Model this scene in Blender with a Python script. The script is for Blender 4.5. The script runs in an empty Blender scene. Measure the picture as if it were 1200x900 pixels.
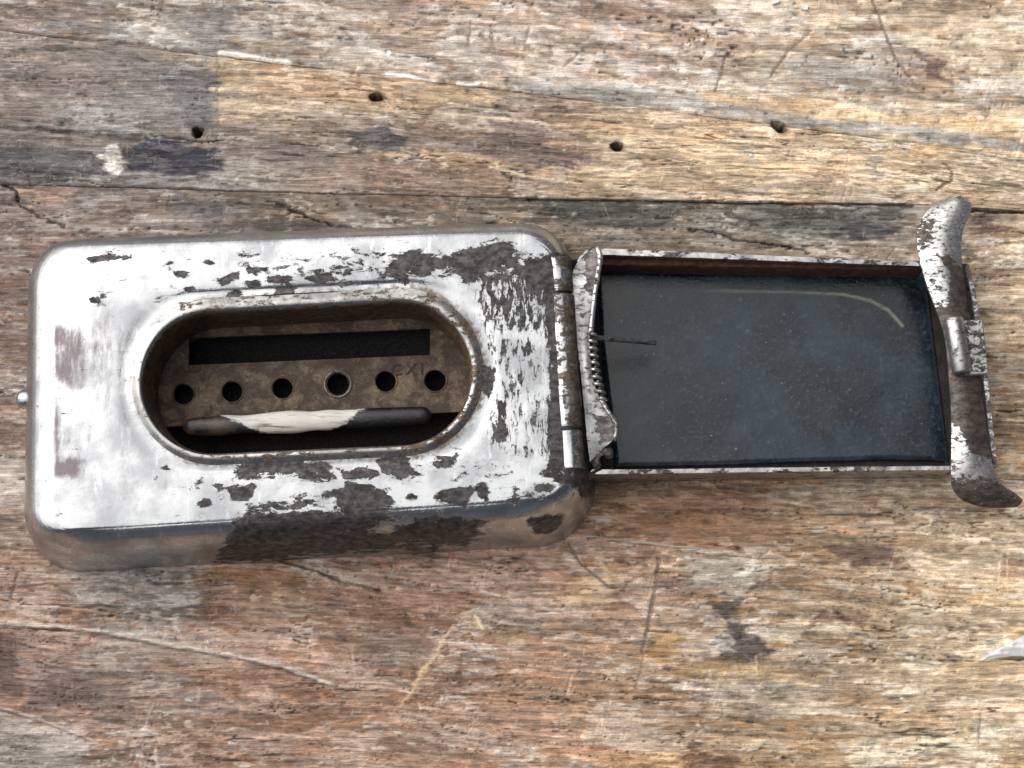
import bpy, bmesh, math
import numpy as np
from mathutils import Vector, Matrix

# ------------------------------------------------------------------ camera / light
U = 1e-4                      # one working unit (about a tenth of a millimetre)
F = 2200.0                    # camera distance in working units (22 cm)
TILT = math.radians(10.0)
SUN_AZ = math.radians(305)    # compass bearing the light comes from
SUN_EL = math.radians(46)
sc = bpy.context.scene
cam_d = bpy.data.cameras.new('camera')
cam = bpy.data.objects.new('camera', cam_d)
sc.collection.objects.link(cam)
cam_d.sensor_width = 36.0
cam_d.lens = 36.0 * F / 1200.0
cam_d.clip_start = 0.005
cam_d.clip_end = 50
ST, CT = math.sin(TILT), math.cos(TILT)
cam.location = (0, -F * ST * U, F * CT * U)
cam.rotation_euler = (TILT, 0, 0)
sc.camera = cam

world = bpy.data.worlds.new('World')
sc.world = world
world.use_nodes = True
wn = world.node_tree.nodes
bg = wn['Background']
sky = wn.new('ShaderNodeTexSky')
sky.sky_type = 'NISHITA'
sky.sun_disc = False
sky.sun_elevation = SUN_EL
sky.sun_rotation = SUN_AZ
sky.air_density = 0.45
sky.dust_density = 7.0
sky.ozone_density = 1.0
hs_ = wn.new('ShaderNodeHueSaturation'); hs_.inputs['Saturation'].default_value = 0.45   # thin overcast
world.node_tree.links.new(sky.outputs[0], hs_.inputs['Color'])
world.node_tree.links.new(hs_.outputs[0], bg.inputs[0])
bg.inputs[1].default_value = 0.055

sun_d = bpy.data.lights.new('sun', 'SUN')
sun_d.energy = 1.5
sun_d.angle = math.radians(105)
sun_d.color = (1.0, 0.97, 0.93)
sun = bpy.data.objects.new('sun', sun_d)
sc.collection.objects.link(sun)
sdir = Vector((math.sin(SUN_AZ) * math.cos(SUN_EL), math.cos(SUN_AZ) * math.cos(SUN_EL), math.sin(SUN_EL)))
sun.rotation_euler = sdir.to_track_quat('Z', 'Y').to_euler()
sun.location = sdir * 0.5
sc.view_settings.view_transform = 'Standard'
sc.view_settings.look = 'None'
sc.view_settings.gamma = 1.0
sc.view_settings.exposure = 0.85

# ------------------------------------------------------------------ helpers
def P(px, py, z=0.0):
    """point at height z standing at the given place of the layout drawing"""
    x, y = px - 600.0, 450.0 - py
    d = (x, y * CT + F * ST, y * ST - F * CT)
    k = (z - F * CT) / d[2]
    return (k * d[0], -F * ST + k * d[1], z)

def proj(v):
    """inverse of P, for arrays (n,3) of working units"""
    x, y, z = v[:, 0], v[:, 1] + F * ST, v[:, 2] - F * CT
    yc = y * CT + z * ST
    zc = -y * ST + z * CT
    return 600 + F * x / -zc, 450 - F * yc / -zc

def PA(px, py, z=0.0):
    px = np.asarray(px, float); py = np.asarray(py, float)
    x, y = px - 600.0, 450.0 - py
    d1, d2 = y * CT + F * ST, y * ST - F * CT
    k = (z - F * CT) / d2
    return np.stack([k * x, -F * ST + k * d1, np.broadcast_to(np.asarray(z, float), k.shape)], -1)

def hash2(ix, iy, seed):
    h = (ix.astype(np.int64) * 374761393 + iy.astype(np.int64) * 668265263 + seed * 974634101) & 0xFFFFFFFF
    h = ((h ^ (h >> 13)) * 1274126177) & 0xFFFFFFFF
    h = ((h ^ (h >> 16)) * 2246822519) & 0xFFFFFFFF
    h = h ^ (h >> 15)
    return (h & 0xFFFF) / 65535.0

def vnoise(x, y, seed=0):
    ix, iy = np.floor(x), np.floor(y)
    fx, fy = x - ix, y - iy
    fx = fx * fx * fx * (fx * (fx * 6 - 15) + 10)
    fy = fy * fy * fy * (fy * (fy * 6 - 15) + 10)
    a = hash2(ix, iy, seed); b = hash2(ix + 1, iy, seed)
    c = hash2(ix, iy + 1, seed); d = hash2(ix + 1, iy + 1, seed)
    return (a + (b - a) * fx) * (1 - fy) + (c + (d - c) * fx) * fy

def fbm(x, y, octv=3, seed=0, gain=0.5):
    s = 0; a = 1.0; t = 0
    for o in range(octv):
        s = s + a * vnoise(x * 2 ** o + 17.3 * o, y * 2 ** o - 9.1 * o, seed + o * 7)
        t += a; a *= gain
    return s / t

def sstep(a, b, x):
    t = np.clip((x - a) / (b - a), 0, 1)
    return t * t * (3 - 2 * t)

def sdf_poly(px, py, poly):
    """signed distance, negative inside"""
    pts = np.asarray(poly, float)
    d = np.full(px.shape, 1e9); inside = np.zeros(px.shape, bool)
    n = len(pts)
    for i in range(n):
        x1, y1 = pts[i]; x2, y2 = pts[(i + 1) % n]
        ex, ey = x2 - x1, y2 - y1
        t = np.clip(((px - x1) * ex + (py - y1) * ey) / (ex * ex + ey * ey + 1e-9), 0, 1)
        d = np.minimum(d, (px - x1 - t * ex) ** 2 + (py - y1 - t * ey) ** 2)
        c = ((y1 > py) != (y2 > py)) & (px < (x2 - x1) * (py - y1) / (y2 - y1 + 1e-12) + x1)
        inside ^= c
    d = np.sqrt(d)
    return np.where(inside, -d, d)

def dist_line(px, py, pts):
    pts = np.asarray(pts, float)
    d = np.full(px.shape, 1e9)
    side = np.zeros(px.shape)
    for i in range(len(pts) - 1):
        x1, y1 = pts[i]; x2, y2 = pts[i + 1]
        ex, ey = x2 - x1, y2 - y1
        t = np.clip(((px - x1) * ex + (py - y1) * ey) / (ex * ex + ey * ey), 0, 1)
        dx, dy = px - x1 - t * ex, py - y1 - t * ey
        q = dx * dx + dy * dy
        m = q < d
        side = np.where(m, np.sign(ex * dy - ey * dx), side)
        d = np.minimum(d, q)
    return np.sqrt(d), side      # side > 0: below the line on the drawing

def lin(c):
    c = np.asarray(c, float) / 255.0
    return np.where(c <= 0.04045, c / 12.92, ((c + 0.055) / 1.055) ** 2.4)

col = sc.collection
def link(name, me, mat=None, parent=None):
    o = bpy.data.objects.new(name, me)
    col.objects.link(o)
    if mat is not None and me is not None:
        me.materials.append(mat)
    if parent is not None:
        o.parent = parent
    return o

def mesh_np(name, verts, faces, smooth=True, origin=(0, 0, 0)):
    """verts in working units; faces (n,4) array or list"""
    me = bpy.data.meshes.new(name)
    v = (np.asarray(verts, float) - np.asarray(origin, float)) * U
    if isinstance(faces, np.ndarray):
        n, k = faces.shape
        me.vertices.add(len(v)); me.vertices.foreach_set('co', v.astype(np.float32).ravel())
        me.loops.add(n * k); me.loops.foreach_set('vertex_index', faces.astype(np.int32).ravel())
        me.polygons.add(n)
        me.polygons.foreach_set('loop_start', np.arange(0, n * k, k, dtype=np.int32))
        me.update(calc_edges=True); me.validate()
    else:
        me.from_pydata([tuple(a) for a in v], [], [tuple(f) for f in faces]); me.update()
    me.polygons.foreach_set('use_smooth', np.full(len(me.polygons), smooth))
    return me

def add_float(me, name, arr):
    a = me.attributes.new(name, 'FLOAT', 'POINT')
    a.data.foreach_set('value', np.asarray(arr, np.float32).ravel())

def add_color(me, name, rgb):
    a = me.attributes.new(name, 'FLOAT_COLOR', 'POINT')
    c = np.ones((len(rgb), 4), np.float32); c[:, :3] = rgb
    a.data.foreach_set('color', c.ravel())

def grid_faces(nr, nc, wrap=False):
    i = np.arange(nr - 1)[:, None]; j = np.arange(nc if wrap else nc - 1)[None, :]
    j2 = (j + 1) % nc
    return np.stack([i * nc + j, i * nc + j2, (i + 1) * nc + j2, (i + 1) * nc + j], -1).reshape(-1, 4)

def resample(pts, n):
    """Catmull-Rom through pts, n samples evenly by length"""
    p = np.asarray(pts, float)
    q = np.vstack([2 * p[0] - p[1], p, 2 * p[-1] - p[-2]])
    out = []
    for i in range(len(p) - 1):
        t = np.linspace(0, 1, 16, endpoint=False)[:, None]
        a, b, c, d = q[i], q[i + 1], q[i + 2], q[i + 3]
        out.append(0.5 * (2 * b + (c - a) * t + (2 * a - 5 * b + 4 * c - d) * t ** 2 + (3 * b - a - 3 * c + d) * t ** 3))
    out.append(p[-1:])
    o = np.vstack(out)
    L = np.concatenate([[0], np.cumsum(np.linalg.norm(np.diff(o, axis=0), axis=1))])
    s = np.linspace(0, L[-1], n)
    return np.stack([np.interp(s, L, o[:, k]) for k in range(o.shape[1])], -1)

# ------------------------------------------------------------------ node materials
class NT:
    def __init__(self, name):
        self.m = bpy.data.materials.new(name); self.m.use_nodes = True
        self.t = self.m.node_tree; self.n = self.t.nodes; self.l = self.t.links
        self.b = self.n['Principled BSDF']
        tc = self.n.new('ShaderNodeTexCoord'); mp = self.n.new('ShaderNodeMapping')
        mp.inputs['Scale'].default_value = (1 / U,) * 3
        self.l.new(tc.outputs['Object'], mp.inputs['Vector'])
        self.co = mp.outputs[0]
    def set(self, sock, v):
        if hasattr(v, 'is_output') or isinstance(v, bpy.types.NodeSocket): self.l.new(v, sock)
        else:
            if isinstance(v, (tuple, list)) and len(v) == 3 and sock.type == 'RGBA': v = (*v, 1)
            sock.default_value = v
    def noise(self, scale, detail=3, rough=0.55, stretch=(1, 1, 1), off=(0, 0, 0), dist=0.0, rot=0.0):
        mp = self.n.new('ShaderNodeMapping'); mp.inputs['Scale'].default_value = stretch
        mp.inputs['Location'].default_value = off
        mp.inputs['Rotation'].default_value = (0, 0, rot)
        self.l.new(self.co, mp.inputs[0])
        t = self.n.new('ShaderNodeTexNoise'); t.inputs['Scale'].default_value = scale
        t.inputs['Detail'].default_value = detail; t.inputs['Roughness'].default_value = rough
        t.inputs['Distortion'].default_value = dist
        self.l.new(mp.outputs[0], t.inputs['Vector'])
        return t.outputs['Fac']
    def attr(self, name, vec=False):
        a = self.n.new('ShaderNodeAttribute'); a.attribute_name = name
        return a.outputs['Color'] if vec else a.outputs['Fac']
    def math(self, op, a, b=0.0, c=None):
        m = self.n.new('ShaderNodeMath'); m.operation = op
        self.set(m.inputs[0], a); self.set(m.inputs[1], b)
        if c is not None: self.set(m.inputs[2], c)
        return m.outputs[0]
    def rng(self, v, a, b, c=0.0, d=1.0, smooth=True):
        m = self.n.new('ShaderNodeMapRange'); m.interpolation_type = 'SMOOTHSTEP' if smooth else 'LINEAR'
        self.set(m.inputs[0], v)
        for i, x in enumerate((a, b, c, d)): m.inputs[i + 1].default_value = x
        return m.outputs[0]
    def mix(self, f, a, b, mode='MIX'):
        m = self.n.new('ShaderNodeMix'); m.data_type = 'RGBA'; m.blend_type = mode
        self.set(m.inputs[0], f); self.set(m.inputs[6], a); self.set(m.inputs[7], b)
        return m.outputs[2]
    def mixf(self, f, a, b):
        m = self.n.new('ShaderNodeMix'); m.data_type = 'FLOAT'
        self.set(m.inputs[0], f); self.set(m.inputs[2], a); self.set(m.inputs[3], b)
        return m.outputs[0]
    def bump(self, h, dist, strength=1.0, normal=None):
        b = self.n.new('ShaderNodeBump'); b.inputs['Distance'].default_value = dist * U
        b.inputs['Strength'].default_value = strength
        self.set(b.inputs['Height'], h)
        if normal is not None: self.l.new(normal, b.inputs['Normal'])
        return b.outputs[0]
    def out(self, **kw):
        for k, v in kw.items(): self.set(self.b.inputs[k.replace('_', ' ')], v)
        return self.m

def L3(r, g, b): return tuple(float(x) for x in lin((r, g, b)))

def plated(name, base_wear=None, tint=(0.53, 0.548, 0.56), rough=(0.07, 0.22), dark=((44, 41, 42), (86, 82, 83)), amp=0.9, scale=0.085, dirt=0.0):
    """nickel plating that has flaked off a dark base metal; 'wear' says where"""
    t = NT(name)
    w = t.attr('wear') if base_wear is None else base_wear
    n1 = t.noise(scale, 7, 0.66, (0.62, 1.25, 1), dist=0.5)
    nv = t.noise(scale * 1.25, 7, 0.68, (1.7, 0.5, 1), (31, 7, 0), 0.4)
    vz = t.attr('brush') if base_wear is None else 0.0
    n = t.mixf(vz, n1, nv)
    k = t.math('ADD', w, t.math('MULTIPLY', t.math('SUBTRACT', n, 0.5), amp * 2.6))
    n3 = t.noise(0.34, 6, 0.68, (0.7, 1.1, 1), (17, 71, 0), 0.4)
    k2 = t.math('ADD', t.math('MULTIPLY', w, 0.62), t.math('MULTIPLY', t.math('SUBTRACT', n3, 0.5), 2.0))
    k3 = t.math('ADD', t.math('MULTIPLY', w, 0.75), t.math('MULTIPLY', t.math('SUBTRACT', n3, 0.5), -2.4))
    mask = t.math('MAXIMUM', t.math('MULTIPLY', t.rng(k, 0.47, 0.55), t.rng(k3, 0.12, 0.30, 0.25, 1.0)), t.rng(k2, 0.50, 0.56))
    soft = t.rng(k, 0.15, 0.52)
    # plating
    haze = t.noise(0.022, 4, 0.6, (1, 1, 1), (5, 90, 0))
    fine = t.noise(0.35, 3, 0.6, (1, 1, 1))
    scr = t.noise(0.9, 2, 0.5, (0.06, 1, 1), (3, 3, 3))
    r = t.rng(t.mixf(0.35, haze, fine), 0.35, 0.68, rough[0], rough[1])
    r = t.math('ADD', r, t.math('MULTIPLY', soft, 0.12))
    tarn_refl = t.attr('tarnish_and_reflection') if base_wear is None else 0.0
    pc = t.mix(t.rng(haze, 0.36, 0.66, 0, 1.0), tint, (tint[0] * .64, tint[1] * .64, tint[2] * .66))  # cloudy tint stands in for broad soft reflections, put into the plating colour
    pc = t.mix(t.rng(t.noise(0.05, 6, 0.7, (1.6, .35, 1), (60, 4, 0)), 0.55, 0.72, 0, 0.8), pc, (tint[0] * 1.35, tint[1] * 1.35, tint[2] * 1.36))
    tn = t.rng(t.math('ADD', tarn_refl, t.math('MULTIPLY', t.math('SUBTRACT', t.noise(0.05, 7, 0.70, (1.5, .4, 1)), 0.5), 1.7)), 0.30, 0.95)
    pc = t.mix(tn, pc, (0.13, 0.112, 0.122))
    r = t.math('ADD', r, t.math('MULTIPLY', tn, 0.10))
    halo = t.rng(k, 0.30, 0.50)
    pc = t.mix(t.math('MULTIPLY', halo, 0.55), pc, (tint[0] * .42, tint[1] * .40, tint[2] * .38))
    r = t.math('ADD', r, t.math('MULTIPLY', t.attr('satin'), 0.17))
    yel = t.attr('stain') if base_wear is None else dirt
    yn = t.rng(t.math('ADD', yel, t.math('MULTIPLY', t.math('SUBTRACT', t.noise(0.12, 5, 0.7, off=(9, 2, 4)), 0.5), 0.9)), 0.4, 0.75)
    pc = t.mix(yn, pc, (0.15, 0.125, 0.095))
    r = t.math('ADD', r, t.math('MULTIPLY', yn, 0.25))
    # base metal
    bn = t.noise(0.11, 6, 0.7, (1, 1.5, 1), (50, 0, 0))
    bc = t.mix(t.rng(bn, 0.36, 0.64), L3(*dark[0]), L3(*dark[1]))
    bc = t.mix(t.rng(t.noise(0.05, 5, 0.7, (.5, 1.3, 1), (5, 22, 0)), 0.5, 0.66, 0, 0.6), bc, L3(dark[0][0] * .58, dark[0][1] * .54, dark[0][2] * .55))
    sp = t.rng(t.noise(0.5, 3, 0.6, off=(0, 40, 0)), 0.66, 0.74)
    bc = t.mix(t.math('MULTIPLY', sp, 0.4), bc, L3(136, 130, 132))
    cfin = t.mix(mask, pc, bc)
    hgt = t.math('ADD', t.math('MULTIPLY', mask, -1.0), t.math('ADD', t.math('MULTIPLY', t.math('MULTIPLY', mask, bn), 0.8),
                 t.math('ADD', t.math('MULTIPLY', fine, 0.10), t.math('ADD', t.math('MULTIPLY', haze, 0.5), t.math('MULTIPLY', scr, 0.05)))))
    return t.out(Base_Color=cfin, Metallic=t.mixf(mask, t.mixf(yn, 1.0, 0.6), 0.45), Roughness=t.mixf(mask, r, t.rng(bn, .3, .7, .62, .36)), Normal=t.bump(hgt, 1.6, 0.7))

def rusty(name, c1, c2, c3, rough=0.7, metallic=0.2, bump=2.0, scale=0.06, lo=0.42, hi=0.6):
    t = NT(name)
    n = t.noise(scale, 6, 0.68, dist=0.4); f = t.noise(scale * 7, 4, 0.65, off=(9, 9, 9))
    c = t.mix(t.rng(n, lo, hi), L3(*c1), L3(*c2))
    c = t.mix(t.rng(t.mixf(0.6, n, f), 0.53, 0.62), c, L3(*c3))
    return t.out(Base_Color=c, Metallic=metallic, Roughness=t.rng(f, 0.3, 0.7, rough - 0.15, rough + 0.15), Normal=t.bump(t.mixf(0.6, n, f), bump, 0.8))

# ------------------------------------------------------------------ the table top
LINE1 = [(-9000, -1071), (0, 36), (240, 65), (600, 107), (900, 146), (1200, 184), (9000, 1143)]
LINE2 = [(-9000, 30), (0, 216), (300, 224), (620, 232), (800, 235), (1070, 239), (1140, 243), (1200, 247), (9000, 560)]
# lines above are (drawing) positions at table height; keep seams from crossing far outside the frame
LINE1 = [(-9000, -300), (-700, -30), (0, 36), (240, 65), (600, 107), (900, 146), (1200, 184), (1700, 225), (9000, 300)]
LINE2 = [(-9000, 150), (-700, 195), (0, 216), (300, 224), (620, 232), (800, 235), (1070, 239), (1140, 243), (1200, 247), (1700, 275), (9000, 420)]

GX = [0, 150, 300, 450, 600, 750, 900, 1050, 1200]
GY = [0, 50, 100, 150, 200, 250, 300, 400, 500, 600, 650, 700, 750, 800, 850, 900]
GC = [
 [(115,100,92),(128,118,108),(135,122,112),(140,125,112),(150,132,118),(155,135,120),(165,145,122),(170,150,125),(180,158,130)],
 [(110,97,90),(122,115,110),(138,125,112),(140,128,115),(148,132,118),(150,135,122),(158,142,122),(158,145,128),(172,152,125)],
 [(120,106,100),(118,112,110),(160,130,98),(160,125,90),(150,128,105),(145,132,120),(160,142,120),(160,148,130),(165,150,130)],
 [(122,108,102),(108,105,106),(145,120,95),(135,112,92),(140,115,92),(170,140,105),(185,152,110),(185,155,112),(178,155,125)],
 [(95,84,82),(92,88,92),(120,108,98),(120,95,78),(125,100,80),(165,135,98),(180,145,102),(180,148,108),(178,148,110)],
 [(115,98,88),(105,92,85),(95,84,74),(105,92,80),(110,98,85),(100,94,84),(105,97,86),(105,96,86),(140,125,108)],
 [(110,90,82),(105,90,82),(100,88,78),(105,92,80),(115,100,86),(118,102,88),(122,106,90),(130,112,95),(175,152,122)],
 [(105,86,76),(108,90,80),(110,92,80),(112,94,80),(118,98,82),(122,102,84),(126,106,86),(140,118,92),(160,135,105)],
 [(112,90,78),(112,94,84),(115,94,80),(118,96,80),(122,98,78),(124,98,74),(130,103,78),(145,120,92),(152,126,96)],
 [(130,115,105),(116,104,96),(120,98,82),(122,98,80),(126,98,76),(130,97,68),(136,108,80),(150,125,95),(170,145,110)],
 [(115,98,90),(110,100,95),(125,98,78),(125,98,82),(128,100,82),(135,108,85),(138,116,90),(142,118,90),(165,142,112)],
 [(120,104,94),(105,98,92),(120,98,82),(120,98,82),(125,104,90),(140,118,100),(135,110,84),(150,128,98),(165,145,115)],
 [(115,92,78),(120,102,90),(122,98,82),(122,104,92),(132,112,96),(138,118,98),(140,117,90),(152,132,100),(165,145,112)],
 [(98,78,70),(105,95,90),(115,90,74),(125,104,88),(130,112,96),(142,122,100),(142,122,100),(155,135,105),(165,142,108)],
 [(115,100,92),(110,95,85),(118,95,78),(120,100,85),(125,106,92),(135,112,90),(150,122,88),(152,132,102),(165,145,112)],
 [(120,106,98),(112,98,88),(118,94,78),(122,102,88),(128,108,92),(138,114,90),(155,128,92),(155,135,105),(165,145,112)],
]
GCA = np.array(GC, float)  # light falloff, darker left to brighter right, is baked into these colours
_lo = np.clip((np.array(GY)[:, None, None] - 560) / 100, 0, 1) * np.clip((900 - np.array(GX)[None, :, None]) / 300, 0, 1)
GCA *= 1 + _lo * (np.array([1.15, 1.05, 0.98]) - 1)[None, None, :]
GCA *= 1 + 0.10 * np.clip((np.array(GX)[None, :, None] - 700) / 500, 0, 1) * np.clip((np.array(GY)[:, None, None] - 500) / 200, 0, 1)
def macro_color(px, py):
    fx = np.interp(px, GX, np.arange(len(GX))); fy = np.interp(py, GY, np.arange(len(GY)))
    x0 = np.minimum(fx.astype(int), len(GX) - 2); y0 = np.minimum(fy.astype(int), len(GY) - 2)
    a, b = (fx - x0)[:, None], (fy - y0)[:, None]
    return (GCA[y0, x0] * (1 - a) + GCA[y0, x0 + 1] * a) * (1 - b) + (GCA[y0 + 1, x0] * (1 - a) + GCA[y0 + 1, x0 + 1] * a) * b

ALB = 1.68     # overall albedo scale of the timber
def wood(px, py, pk):
    """colour (linear albedo) and height for points of plank pk (0 back, 1 middle, 2 front)"""
    slope = {0: 0.105, 1: 0.075, 2: 0.055}[pk]
    wob = 26 * (fbm(px / 330, py / 170, 3, 11 + pk) - 0.5) + 7 * (fbm(px / 70, py / 40, 2, 5) - 0.5)
    v = py - slope * (px - 600) + wob + 1000 * pk
    cx = px + 60 * (fbm(px / 90, v / 22, 3, 31) - 0.5); cy = py + 46 * (fbm(px / 120, v / 14, 3, 37) - 0.5)
    # keep each plank's own colour up to its seam
    l1 = np.interp(px, *np.array(LINE1).T); l2 = np.interp(px, *np.array(LINE2).T)
    if pk == 0: cy = np.minimum(cy, l1 - 12) - 8
    elif pk == 1: cy = np.clip(cy + 14, l1 + 25, np.maximum(l2 - 22, l1 + 26))
    else: cy = np.maximum(cy, l2 + 16)
    c = macro_color(np.clip(cx, 0, 1200), np.clip(cy, 0, 900))
    if pk == 1:
        c = c * np.array([1.02, 1.0, 0.96])
    s1 = fbm(px / 110, v / 7, 4, 41); s2 = fbm(px / 34, v / 2.6, 3, 47); s3 = fbm(px / 300, v / 26, 3, 53)
    s4 = fbm(px / 9, v / 4.5, 3, 59)
    h = 1.6 * (s1 - 0.5) + 1.7 * (s2 - 0.5) + 1.0 * (s4 - 0.5)
    lum = 1 + 0.40 * (s1 - 0.5) + 0.6 * (s2 - 0.5) + 0.4 * (s3 - 0.5) + 0.45 * (s4 - 0.5)
    mean = c.mean(1, keepdims=True)
    # bare brown wood against bleached grey paint and lime left in the grain
    pf = 0.45 * fbm(px / 60, v / 14, 3, 61) + 0.33 * fbm(px / 16, v / 5, 3, 67) + 0.22 * fbm(px / 150, v / 50, 2, 71)
    pm = sstep(0.485, 0.56, pf)
    brown = c * np.array([0.99, 0.915, 0.83]) * 0.90
    grey = 0.62 * c * np.array([1.16, 1.17, 1.17]) + 0.38 * mean * np.array([1.23, 1.19, 1.15])
    warm = sstep(0.5, 0.68, fbm(px / 120, v / 12, 3, 73))[:, None]
    amt = {0: 0.6, 1: 0.45, 2: 0.58}[pk]
    cc = c * (1 - amt) + amt * (brown * (1 - pm[:, None]) + grey * pm[:, None])
    cc = cc * (1 + warm * (np.array([1.07, 0.98, 0.87]) - 1) * (1 - pm[:, None]) * 0.8)
    cc = cc * lum[:, None]
    h = h + 0.9 * pm
    # pale ragged flecks
    fl = sstep(0.655, 0.72, 0.55 * fbm(px / 13, v / 3.4, 3, 79) + 0.45 * fbm(px / 90, v / 40, 2, 83))
    cc = cc * (1 - 0.55 * fl[:, None]) + 0.55 * fl[:, None] * np.array([208, 200, 186]) * (0.55 + 0.45 * mean / 140)
    h = h + 0.8 * fl
    # dark splits that follow the grain
    r1 = np.abs(fbm(px / 230, v / 13, 4, 89) - 0.5)
    cr = (1 - sstep(0.003, 0.012, r1)) * sstep(0.45, 0.62, fbm(px / 60, v / 30, 2, 97))
    r2 = np.abs(fbm(px / 70, v / 5, 3, 101) - 0.5)
    cr2 = (1 - sstep(0.004, 0.02, r2)) * sstep(0.5, 0.62, fbm(px / 30, v / 16, 2, 103)) * 0.6
    ck = np.maximum(cr, cr2)[:, None]
    cc = cc * (1 - 0.55 * ck); h = h - 2.2 * ck[:, 0]
    # cross scratches
    q = px * 0.45 + py
    sx = np.abs(fbm((px + py * .3) / 15, q / 140, 3, 107) - 0.5)
    sm = (1 - sstep(0.002, 0.014, sx)) * sstep(0.62, 0.72, fbm(px / 50, py / 50, 2, 109))
    cc = cc * (1 + 0.22 * sm[:, None]); h = h - 0.8 * sm

    jx = 9 * (fbm(px / 14, v / 6, 3, 113) - 0.5); jy = 8 * (fbm(px / 14, v / 5, 3, 127) - 0.5)
    px2 = px + jx * 1.6 + 46 * (fbm(px / 60, v / 9, 3, 117) - 0.5); py2 = py + jy + 16 * (fbm(px / 70, v / 26, 3, 119) - 0.5)
    RG = 0.6 * fbm(px / 26, v / 4.5, 4, 131) + 0.4 * fbm(px / 8, v / 4, 3, 133)
    DT = np.clip(0.35 + 0.65 * cc.mean(1, keepdims=True) / (mean * 0.97), 0.55, 1.5)
    def stain(poly, colr, a, soft=8.0, rag=0.9):
        nonlocal cc
        sd_ = sdf_poly(px2, py2, poly)
        m = sstep(0.36, 0.66, 0.5 - sd_ / (soft * 4.0) + (0.35 + 0.6 * rag) * (RG - 0.5)) * min(a, 1.0)
        m = m * (sd_ < soft * 4)
        cc = cc * (1 - m[:, None]) + m[:, None] * np.array(colr, float) * DT
    def line(pts, w, colr, a, dh=0.0, jag=1.0):
        nonlocal cc, h
        d, s = dist_line(px + jx * 0.5 * jag, py + jy * 0.6 * jag, pts)
        m = (1 - sstep(w * 0.5, w * 1.15 + 0.8, d)) * a
        cc = cc * (1 - m[:, None]) + m[:, None] * np.array(colr, float)
        h = h + dh * (1 - sstep(w * 0.4, w + 1.2, d))
    def ridge(pts, w, up, colr):
        """a lifted lip of old paint: high on the far side, dropping off on the near side"""
        nonlocal cc, h
        d, s = dist_line(px + jx * 0.4, py + jy * 0.4, pts)
        far_ = 1 - sstep(-1.8, 1.8, d * s)
        m = (1 - sstep(w * 0.5, w * 1.5, d)) * far_
        cc = cc * (1 - 0.75 * m[:, None]) + 0.75 * m[:, None] * np.array(colr, float) * (0.8 + 0.4 * s2[:, None])
        h = h + 0.6 * up * np.exp(-d / (w * 2.2)) * far_ - up * 0.3 * np.exp(-d / w) * (1 - far_)
        m2 = (1 - sstep(0.6, w * 0.8, d)) * (1 - far_)
        cc = cc * (1 - 0.38 * m2[:, None])  # shadow under the lip, painted into the timber colour
    def hole(cx_, cy_, rx, ry, ang=0.0):
        nonlocal cc, h
        ca, sa = math.cos(ang), math.sin(ang)
        dx, dy = px - cx_ + jx * .35, py - cy_ + jy * .35
        e = np.sqrt(((dx * ca + dy * sa) / rx) ** 2 + ((-dx * sa + dy * ca) / ry) ** 2)
        m = 1 - sstep(0.9, 1.06, e)
        h = h - 90 * m
        cc = cc * (1 - m[:, None]) + m[:, None] * np.array([12., 10, 9])  # hole interior coloured near black for the shade inside it
        m2 = (1 - sstep(1.0, 1.8, e)) * 0.35
        cc = cc * (1 - m2[:, None])

    if pk == 0:
        hole(913, 149, 10.0, 4.6, 0.55)
        stain([(90,60),(250,50),(250,85),(60,75)], (92,88,88), .5, 12)
        stain([(200,20),(265,10),(270,60),(215,60)], (98,96,98), .55, 10)
        stain([(-20,5),(110,5),(160,25),(-20,25)], (92,76,72), .55, 8)
        stain([(60,22),(160,28),(150,40),(40,34)], (100,104,108), .5, 8)
        stain([(130,40),(230,20),(260,52),(200,60)], (150,146,138), .5, 9)
        stain([(600,95),(760,110),(1000,135),(1200,160),(1200,180),(900,142),(600,103)], (128,128,126), .75, 8)
        stain([(820,108),(1000,125),(1200,150),(1200,164),(1000,142),(830,118)], (190,152,104), .75, 5)
        stain([(930,70),(1060,75),(1075,100),(900,100)], (140,140,138), .5, 14)
        stain([(1045,48),(1080,62),(1110,75),(1115,95),(1098,93),(1070,72)], (104,80,68), .9, 4, .5)
        stain([(1040,36),(1200,40),(1200,85),(1080,60)], (190,160,118), .5, 14)
        stain([(955,22),(980,24),(978,36),(956,34)], (206,172,128), .7, 3, .3)
        stain([(980,28),(1060,24),(1040,36),(990,38)], (120,92,66), .6, 5)
        stain([(630,2),(690,10),(700,20),(640,14)], (112,90,78), .7, 5)
        stain([(335,42),(352,44),(350,50),(338,50)], (96,80,72), .8, 2, .3)
        stain([(560,100),(598,102),(600,110),(572,108)], (74,64,60), .9, 2.5, .3)
        line([(0,37),(120,48),(230,62)], 2.2, (84,66,58), .7, -2)
        line([(258,62),(300,68),(340,74)], 3.0, (222,212,196), .8, 1.5)
        line([(455,90),(480,91),(510,96)], 2.6, (232,226,216), .85, 1.2)
        line([(538,98),(556,100),(562,97)], 2.4, (226,220,210), .85, 1.2)
        line([(1023,0),(1038,40),(1050,68),(1075,102)], 1.1, (100,78,66), .8, -2, .5)
        line([(950,36),(922,62),(904,88)], 1.3, (122,96,78), .75, -1.5, .6)
        line([(849,68),(846,85),(838,106)], 1.0, (112,92,78), .75, -1.5, .6)
        line([(752,0),(770,12),(792,24)], 1.6, (120,92,76), .8, -1.5)
        line([(455,60),(600,24),(760,30)], 1.0, (124,98,84), .45, -1)
        line([(457,20),(520,26),(600,30)], 1.6, (118,86,66), .6, -1)
        for a, b in (((620,32),(615,60)), ((640,42),(648,62)), ((552,25),(550,54)), ((575,30),(580,56)), ((662,78),(678,62)), ((72,92),(78,116))):
            line([a, b], 1.4, (116,94,82), .6, -1)
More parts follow.
